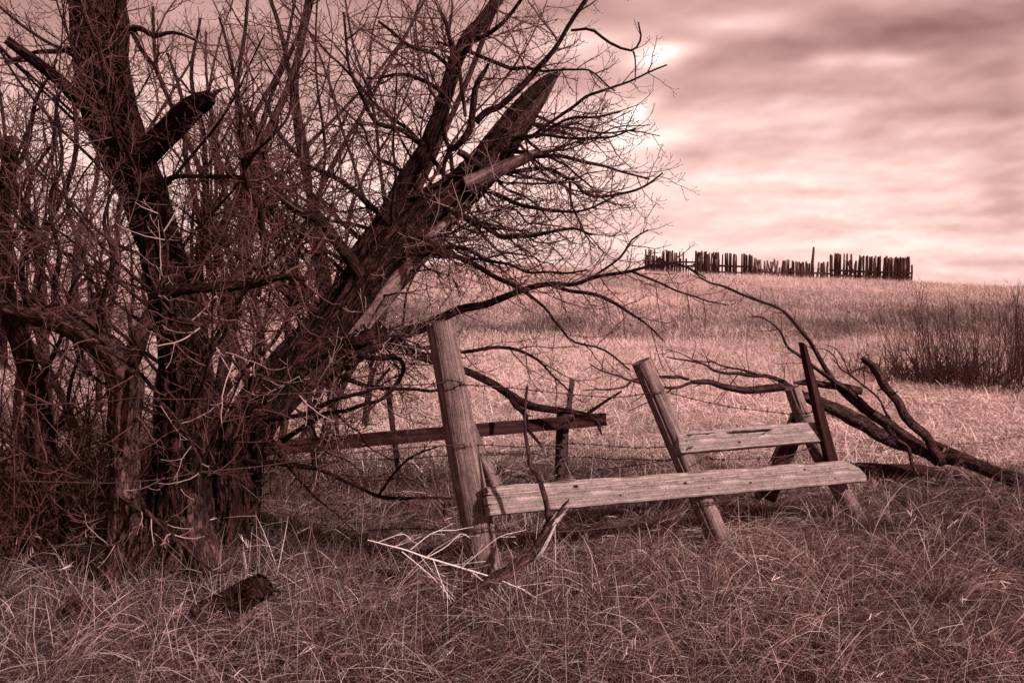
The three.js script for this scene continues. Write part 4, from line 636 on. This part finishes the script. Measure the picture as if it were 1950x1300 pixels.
// ---------------------------------------------------------------- fallen limbs and dead wood
rnd = mulberry(17);
{
  const D = 7.7, t = thing('fallen_limb', 'big dead fallen limb sprawling behind the boards, its forks reaching over the field', 'fallen branch', seatAt(1880, 918));
  const big = { m: M.deadBark, sides: 22, amp: 0.008, knob: 0.16, step: 0.035 }, q = { ...Q, lift: 0.3, n: [0, 7, 8], wig: 0.16 }, T = { every: 0.1, len: 0.34, r: 0.004, from: 0.1 };
  limb(t, [[2020, 948, D - .35, 15.5], [1940, 915, D - .25, 14.6], [1880, 893, D - .15, 12.9], [1830, 878, D - .05, 11.2], [1796, 871, D + .04, 11.2], [1740, 852, D + .1, 11.2], [1690, 833, D + .1, 12.9], [1640, 806, D + .05, 13.8], [1590, 779, D, 12.9], [1550, 761, D - .05, 12.0], [1515, 751, D - .1, 8.6]], { ...big, name: 'stem', q, tw: { ...T, every: 0.14, len: 0.3, from: 0.25 } });
  limb(t, [[1525, 752, D - .1, 7.7], [1490, 737, D - .12, 6.9], [1450, 743, D - .15, 6.5], [1420, 743, D - .2, 6.0], [1390, 738, D - .25, 6.0], [1355, 729, D - .3, 5.5], [1315, 726, D - .32, 4.0]], { ...big, q, tw: { ...T, every: 0.12 } });
  limb(t, [[1312, 722, D - .32, 4.3], [1285, 714, D - .35, 5.2], [1250, 716, D - .4, 3.8], [1205, 728, D - .5, 3.1], [1165, 742, D - .55, 2.6], [1112, 742, D - .6, 1.2]], { ...big, sides: 12, q, tw: T });
  limb(t, [[1318, 728, D - .32, 4.3], [1280, 738, D - .4, 4.0], [1230, 732, D - .45, 3.4], [1190, 722, D - .5, 2.9], [1150, 712, D - .52, 2.1], [1120, 690, D - .54, 1.4]], { ...big, sides: 10, q, tw: T });
  limb(t, [[1282, 738, D - .4, 2.6], [1266, 750, D - .4, 2.1], [1240, 764, D - .42, 1.7], [1192, 783, D - .45, 1.0]], { sides: 8, m: M.deadBark });
  limb(t, [[1530, 748, D + .1, 6.9], [1490, 727, D + .08, 6.0], [1440, 713, D + .05, 5.2], [1410, 713, D, 4.3], [1370, 708, D, 3.4], [1325, 692, D - .05, 2.6], [1270, 682, D - .1, 1.7]], { ...big, sides: 10, q, tw: { ...T, every: 0.12 } });
  limb(t, [[1440, 712, D + .05, 3.4], [1410, 702, D, 2.9], [1375, 700, D, 2.6], [1350, 688, D, 2.1], [1320, 683, D, 1.7], [1270, 664, D - .1, 1.0]], { ...big, sides: 8, q, tw: T });
  // second fork with the long arching tip
  limb(t, [[1790, 878, D + .15, 11.2], [1740, 842, D + .2, 12.0], [1690, 806, D + .22, 11.2], [1650, 780, D + .22, 9.5], [1625, 760, D + .2, 8.6], [1600, 740, D + .2, 6.0], [1575, 705, D + .18, 4.8], [1552, 664, D + .15, 3.8], [1535, 640, D + .1, 3.3], [1500, 598, D, 2.8], [1480, 584, D - .05, 2.7], [1450, 575, D - .1, 2.6], [1415, 562, D - .15, 2.4], [1385, 548, D - .2, 2.2], [1350, 538, D - .25, 1.9], [1322, 518, D - .3, 1.5], [1302, 506, D - .32, 1.0]], { ...big, sides: 14, q, tw: { ...T, from: 0.35, every: 0.08, len: 0.22 } });
  limb(t, [[1660, 786, D + .15, 7.7], [1620, 748, D + .1, 5.2], [1585, 722, D + .05, 4.3], [1545, 694, D, 3.8], [1520, 676, D, 3.4], [1500, 662, D - .05, 2.6], [1484, 630, D - .1, 2.2], [1455, 608, D - .1, 1.4], [1425, 602, D - .1, 0.9]], { ...big, sides: 8, q, tw: { ...T, from: 0.3 } });
  limb(t, [[1640, 745, D + .2, 6.9], [1600, 735, D + .15, 7.7], [1565, 732, D + .1, 7.7], [1530, 727, D + .05, 6.0], [1512, 728, D, 2.6]], { ...big, sides: 12 });
  limb(t, [[1695, 798, D + .2, 5.2], [1684, 778, D + .2, 3.1], [1676, 762, D + .2, 2.6], [1650, 738, D + .2, 2.4], [1620, 712, D + .2, 2.2], [1598, 700, D + .2, 2.1], [1590, 680, D + .2, 1.7], [1570, 662, D + .2, 1.2], [1546, 664, D + .2, 0.9]], { sides: 8, m: M.deadBark, q, tw: { ...T, every: 0.2, len: 0.2 } });
  limb(t, [[1618, 712, D + .2, 1.9], [1610, 690, D + .2, 1.5], [1594, 664, D + .2, 1.2], [1572, 657, D + .2, 0.9]], { sides: 6, m: M.deadBark });
  // thick snag that points up to the left
  limb(t, [[1796, 882, D + .02, 10.3], [1778, 855, D, 9.5], [1762, 830, D, 9.5], [1738, 806, D, 9.5], [1724, 790, D, 9.0], [1715, 770, D, 8.2], [1692, 744, D, 7.7], [1682, 730, D, 8.6], [1672, 712, D, 7.7], [1655, 692, D, 6.5], [1642, 681, D, 3.4]], { ...big, q, tw: { ...T, every: 0.18, len: 0.2 }, label: 'thick broken snag pointing up' });
  limb(t, [[1650, 698, D, 3.4], [1636, 702, D, 2.8], [1622, 707, D, 1.5]], { sides: 8, m: M.deadBark });
  limb(t, [[1645, 705, D, 1.7], [1646, 722, D, 1.5], [1644, 738, D, 1.2]], { sides: 6, m: M.deadBark });
  limb(t, [[1690, 812, D - .1, 3.4], [1705, 830, D - .15, 4.3], [1728, 858, D - .18, 5.2], [1744, 888, D - .2, 4.3], [1752, 905, D - .2, 2.6]], { ...big, sides: 10 });
  const t2 = thing('fallen_log', 'dark rotting log lying on the grass beyond the end of the long board', 'log', seatAt(1700, 905));
  limb(t2, [[1590, 902, 8.1, 12], [1640, 893, 8.1, 15], [1700, 897, 8.1, 16], [1760, 901, 8.05, 14], [1830, 905, 8.0, 9]], { name: 'log', m: M.dark, sides: 20, amp: 0.02, knob: 0.25 });
  const t3 = thing('fallen_branch', 'straight dark fallen branch lying in the grass past the snag', 'fallen branch', seatAt(1860, 880));
  limb(t3, [[1770, 842, 8.9, 7], [1800, 856, 8.8, 9], [1840, 872, 8.7, 8], [1880, 888, 8.6, 6], [1950, 905, 8.5, 4]], { name: 'branch', m: M.dark, sides: 12 });
}
// broken branch leaning out of the grass by the split post
{
  const t = thing('broken_branch', 'curved broken branch with pale torn end, rising from the grass by the split post', 'fallen branch', seatAt(900, 1140));
  limb(t, [[780, 1215, 4.7, 9], [840, 1185, 4.72, 13], [880, 1150, 4.76, 12], [925, 1114, 4.82, 12], [975, 1083, 4.88, 12], [1010, 1056, 4.94, 12], [1035, 1024, 4.98, 12], [1048, 1000, 5, 11], [1058, 985, 5.01, 7]], { name: 'branch', m: M.barkPale, sides: 22, amp: 0.005, step: 0.02 });
  limb(t, [[1018, 1066, 4.92, 1.5], [1030, 1052, 4.92, 3.6], [1044, 1030, 4.94, 3.4], [1054, 1010, 4.97, 2.4], [1058, 998, 4.98, 1.5]], { name: 'bare_wood', m: M.tornWood, sides: 12, amp: 0.003, step: 0.02, label: 'pale torn strip of wood' });
  for (const [x0, y0, x1, y1, r] of [[1052, 1000, 1082, 968, 4], [1058, 992, 1078, 976, 4], [1046, 996, 1062, 974, 3], [1060, 994, 1070, 984, 4]]) limb(t, [[x0, y0, 4.99, r], [(x0 + x1) / 2, (y0 + y1) / 2, 4.99, r * 0.7], [x1, y1, 4.99, 0.6]], { name: 'splinter', m: M.tornWood, sides: 6, step: 0.02, amp: 0.001 });
  limb(t, [[1056, 990, 5, 4.5], [1070, 968, 5.01, 3.4], [1078, 955, 5.02, 2.4], [1083, 948, 5.03, 1]], { name: 'spike', m: M.deadBark, sides: 8, step: 0.02 });
  limb(t, [[1046, 996, 5.02, 6], [1043, 968, 5.03, 5.6], [1036, 935, 5.04, 5], [1026, 905, 5.05, 4.8], [1012, 888, 5.06, 5], [1008, 870, 5.08, 4.2], [1002, 840, 5.1, 3.6], [999, 800, 5.12, 3.2], [1000, 765, 5.14, 2.8], [1004, 735, 5.16, 2]], { name: 'side_shoot', m: M.deadBark, sides: 12, step: 0.03, tw: { every: 0.2, len: 0.12, r: 0.003, from: 0.2 }, q: { ...Q, levels: 2, n: [0, 9] } });
}
{
  const t = thing('dead_weed', 'pale dry branching weed stalk lying across the foot of the split post', 'weed', seatAt(880, 1120));
  const c = [[700, 1028, 4.92, 0.9], [760, 1043, 4.9, 1.5], [820, 1062, 4.88, 1.8], [880, 1082, 4.86, 1.8], [945, 1103, 4.84, 1.5], [985, 1118, 4.83, 1.1], [1020, 1136, 4.82, 0.7]];
  const q = { ...Q, levels: 2, lift: 0.1, n: [0, 9], wig: 0.08, ang: 0.5, rmin: 0.0012 };
  const w = { m: M.weed, tm: M.weed, sides: 6, amp: 0, knob: 0, step: 0.03, q };
  limb(t, c, { ...w, name: 'stalk', tw: { every: 0.1, len: 0.24, r: 0.002, ang: 0.6 } });
  for (const l of [[[782, 1046, 4.9, 2], [830, 1012, 4.92, 1.8], [870, 1010, 4.94, 1.4], [903, 1004, 4.95, 1]], [[815, 1060, 4.88, 2], [850, 1040, 4.9, 1.8], [880, 1016, 4.9, 1.4], [896, 1026, 4.9, 1]], [[880, 1080, 4.85, 2], [915, 1050, 4.83, 1.8], [950, 1022, 4.82, 1.4], [1000, 1008, 4.82, 1]], [[765, 1050, 4.88, 2.2], [820, 1095, 4.84, 2], [850, 1130, 4.8, 1.6], [880, 1158, 4.78, 1.2], [902, 1185, 4.76, .8]], [[825, 1066, 4.86, 2], [845, 1115, 4.8, 1.6], [862, 1150, 4.78, 1.4]], [[900, 1090, 4.84, 2], [940, 1125, 4.8, 1.6], [985, 1165, 4.78, 1.2]], [[720, 1032, 4.92, 1.4], [770, 1018, 4.93, 1.4], [785, 1034, 4.93, 1]]]) limb(t, l.map(a => [a[0], a[1], a[2], a[3] * 0.48]), { ...w, name: 'side_stalk', tw: { every: 0.09, len: 0.1, r: 0.0014, ang: 0.6 } });
}
// hollow log and split log at the foot of the trees
{
  const t = thing('hollow_log', 'rotting hollow log on the grass below the old trunks, its dark open end facing right', 'log', seatAt(430, 1185));
  const D = 4.7, body = [[207, 1260, D + .12 + .2, 10], [260, 1237, D + .12 + .14, 19], [317, 1210, D + .12 + .08, 24], [377, 1180, D + .12, 27], [424, 1155, D + .12 - .06, 27], [464, 1134, D + .12 - .13, 26], [498, 1117, D + .12 - .2, 24]];
  const c = curve(body, 0.02), m = c.pts.length, cut = Math.floor(m * 0.45);
  new MB().tube(c.pts, c.rad, 48, { disp: bumpy(3.3, 0.022, 0.10), cap: false }).build('shell', M.barkPale, t, t.position);
  new MB().tube(c.pts.slice(cut), c.rad.slice(cut).map((r, i, a) => r * Math.min(0.76, 0.1 + 2.4 * i / a.length)), 24, { disp: bumpy(8, 0.008, 0.16), cap: false }).build('hollow', M.rot, t, t.position);
  { const e = c.pts[m - 1], f = e.clone().sub(c.pts[m - 2]).normalize(), r = c.rad[m - 1]; new MB().tube([e.clone().addScaledVector(f, -0.01), e.clone().addScaledVector(f, 0.004), e.clone().addScaledVector(f, -0.006)], [r * 1.02, r * 0.9, r * 0.7], 30, { disp: bumpy(3.3, 0.02, 0.16), cap: false }).build('rim', M.bark, t, t.position); }
  limb(t, [[385, 1184, D - .04, 14], [376, 1166, D - .1, 11], [368, 1154, D - .13, 7]], { name: 'knot', m: M.barkPale, sides: 16, amp: 0.008, knob: 0.3 });
  splinters(t, P(508, 1122, D - .2), V(0.95, -0.05, 0.3).normalize(), 5, 0.1, 0.009, M.barkPale);
  const u = thing('split_log', 'old splintered grey log end lying in grass left of the hollow log', 'log', seatAt(150, 1180));
  const E = 4.65; for (let k = 0; k < 9; k++) { const o = rr(-14, 14); limb(u, [[120 + k * 3, 1148 + o, E + rr(-.05, .05), 6], [165 + k * 2, 1175 + o * 1.2, E, 8], [200 + k * 3, 1215 + o * 1.4, E - .04, 8], [232, 1250 + o, E - .06, 4]], { name: 'slab', m: M.dark, sides: 8, amp: 0.006, knob: 0.3, step: 0.025 }); }
  const v = thing('ground_branch', 'dark bark-covered branch lying in the grass left of the pale weed stalk', 'fallen branch', seatAt(780, 1105));
  limb(v, [[715, 1085, 5.05, 4], [745, 1092, 5.02, 8], [785, 1108, 4.98, 9], [818, 1114, 4.95, 5]], { name: 'branch', m: M.dark, sides: 14, amp: 0.008 });
}

// ---------------------------------------------------------------- palisade windbreak on the hill
rnd = mulberry(29);
{
  const stakes = [0, 1, 2].map(k => { const list = [0, 0.34, 0.7, 0.97, 1].map((s, i) => V((vnoise(i, k) - 0.5) * 0.03, s, (vnoise(i, k + 7) - 0.5) * 0.03)); const mb = new MB().tube(list, [0.064, 0.062, 0.058, 0.053, 0.028], 7); const g = new THREE.BufferGeometry(); g.setAttribute('position', new THREE.Float32BufferAttribute(mb.p, 3)); g.setAttribute('normal', new THREE.Float32BufferAttribute(mb.n, 3)); g.setAttribute('uv', new THREE.Float32BufferAttribute(mb.uv, 2)); g.setIndex(mb.i); return g; });
  const depth = px => lerp(61, 51.5, (px - 1228) / (1738 - 1228));
  const spot = px => { const d = depth(px), x = (px - 975) / FOCAL * d; return V(x, groundY(x, -d) - 0.08, -d); };
  const section = (label, px0, px1, runs, rails, m) => {
    const o = spot((px0 + px1) / 2), t = thing('palisade_fence', label, 'fence', o);
    for (const [a, b, top0, top1, step, lean0, lean1] of runs) for (let px = a; px <= b; px += step * rr(0.6, 0.92)) {
      const s = (px - a) / Math.max(1, b - a), p = spot(px), top = lerp(top0, top1, s) + rr(-1.6, 2.2) + (rnd() < 0.1 ? rr(2, 14) : 0), y1 = P(px, top, depth(px)).y, g = put('stake', stakes[Math.floor(rnd() * 3)], rnd() < 0.72 ? m : m === M.stake ? M.stakePale : M.stake, t);
      g.position.copy(p).sub(o).add(V(0, 0, rr(-.12, .12))); g.scale.set(rr(0.75, 1.15), Math.max(0.3, y1 - p.y), 1); g.rotation.set(rr(-.03, .03), rr(0, 6), -(lerp(lean0 ?? 0, lean1 ?? 0, s) + rr(-.03, .03)));
    }
    for (const [a, y0, b, y1] of rails) { const p0 = P(a, y0, depth(a) - 0.14), p1 = P(b, y1, depth(b) - 0.14); new MB().tube([p0, p0.clone().lerp(p1, 0.5).add(V(0, -0.02, 0)), p1], [0.055, 0.06, 0.05], 7).build('rail', m, t, o); }
  };
  section('palisade fence section on the hill crest, gapped tall stakes joined by rails', 1228, 1320, [[1229, 1248, 475, 476, 4.4], [1250, 1261, 488, 492, 3.6], [1262, 1281, 477, 477, 4.2], [1284, 1304, 479, 480, 5.4], [1306, 1308, 492, 492, 4]], [[1226, 497, 1324, 499], [1228, 506, 1324, 506]], M.stake);
  section('dense upright run of hill fence stakes with two small gaps', 1322, 1432, [[1323, 1340, 478, 478, 4], [1341, 1369, 479, 481, 4.5], [1375, 1376, 482, 482, 5], [1381, 1404, 482, 483, 4.1], [1412, 1433, 483, 486, 4.1]], [[1320, 503, 1434, 508], [1322, 515, 1434, 520]], M.stake);
  section('sagging low run of hill fence stakes splayed to one side', 1436, 1492, [[1433, 1458, 490, 496, 2.9, -0.12, -0.3], [1459, 1478, 495, 495, 3.6, -0.4, -0.2], [1479, 1496, 494, 496, 3.8, -0.15, 0]], [[1436, 508, 1454, 514], [1450, 517, 1492, 520]], M.stakePale);
  section('low open run of pale hill fence stakes next to the tall pole', 1496, 1578, [[1497, 1546, 494, 501, 4.6, 0, 0.03], [1553, 1577, 500, 498, 4.6, 0.16, 0.05]], [[1494, 516, 1580, 521]], M.stakePale);
  section('tall dark dense end run of hill fence stakes', 1581, 1738, [[1582, 1595, 484, 483, 3.6], [1596, 1622, 484, 484, 4.6], [1626, 1641, 500, 483, 3.4, 0.06, 0.08], [1644, 1666, 487, 490, 4.4, 0.04, 0.08], [1667, 1692, 488, 489, 3.9, 0.06, 0.03], [1692, 1728, 490, 490, 3], [1730, 1731, 489, 489, 4], [1735, 1737, 504, 504, 3]], [[1580, 514, 1738, 520], [1582, 524, 1738, 528]], M.stake);
  const b = spot(1548), t = thing('tall_pole', 'single tall pole standing above the low hill fence stakes', 'pole', b);
  const y1 = P(1548, 470, depth(1548)).y; limb(t, [{ v: b.clone(), r: 0.1 }, { v: b.clone().add(V(-0.05, (y1 - b.y) * 0.5, 0)), r: 0.09 }, { v: V(b.x, y1, b.z), r: 0.06 }], { name: 'pole', m: M.stake, sides: 9, step: 0.15, amp: 0.01 });
  const s0 = P(1614, 497, depth(1614) - 0.3), s1 = P(1627, 520, depth(1627) - 0.3), br = thing('fence_prop', 'slanting prop leaning over the gap in the dark end of the hill fence', 'prop', s1); limb(br, [{ v: s0, r: 0.06 }, { v: s0.clone().lerp(s1, 0.5), r: 0.07 }, { v: s1, r: 0.07 }], { name: 'pole', m: M.stake, sides: 8, step: 0.15, amp: 0.006 });
}

// ---------------------------------------------------------------- pale stones in the field
for (const [px, py, w, label] of [[1203, 632, 11, 'small white stone at the foot of the hill beyond the leaning tree'], [1617, 606, 9, 'small white stone on the hillside below the tall dark fence end'], [1721, 678, 12, 'pale stone beside the dark brush heap'], [1772, 723, 26, 'flat pale stone in the grass below the field bushes'], [1838, 728, 16, 'small flat pale stone under the field bushes']]) {
  const p = seatAt(px, py), d = -p.z, r = w * d / FOCAL / 2, g = new THREE.IcosahedronGeometry(1, 3), a = g.attributes.position;
  for (let i = 0; i < a.count; i++) { const k = 0.75 + 0.5 * fbm(a.getX(i) * 1.4 + px, a.getY(i) * 1.4, a.getZ(i) * 1.4 + 0.3, 3); a.setXYZ(i, a.getX(i) * k * r, (a.getY(i) * 0.6 + 0.45) * k * r * (w > 20 ? 0.55 : 1.1), a.getZ(i) * k * r); }
  g.computeVertexNormals(); const o = put(numbered('field_stone'), g, M.stone, scene); o.position.copy(p); o.position.y += -p.z > 22 ? 0.2 : 0.1; o.userData = { label, category: 'stone', group: 'pale stones in the field' };
}

renderer.render(scene, camera);
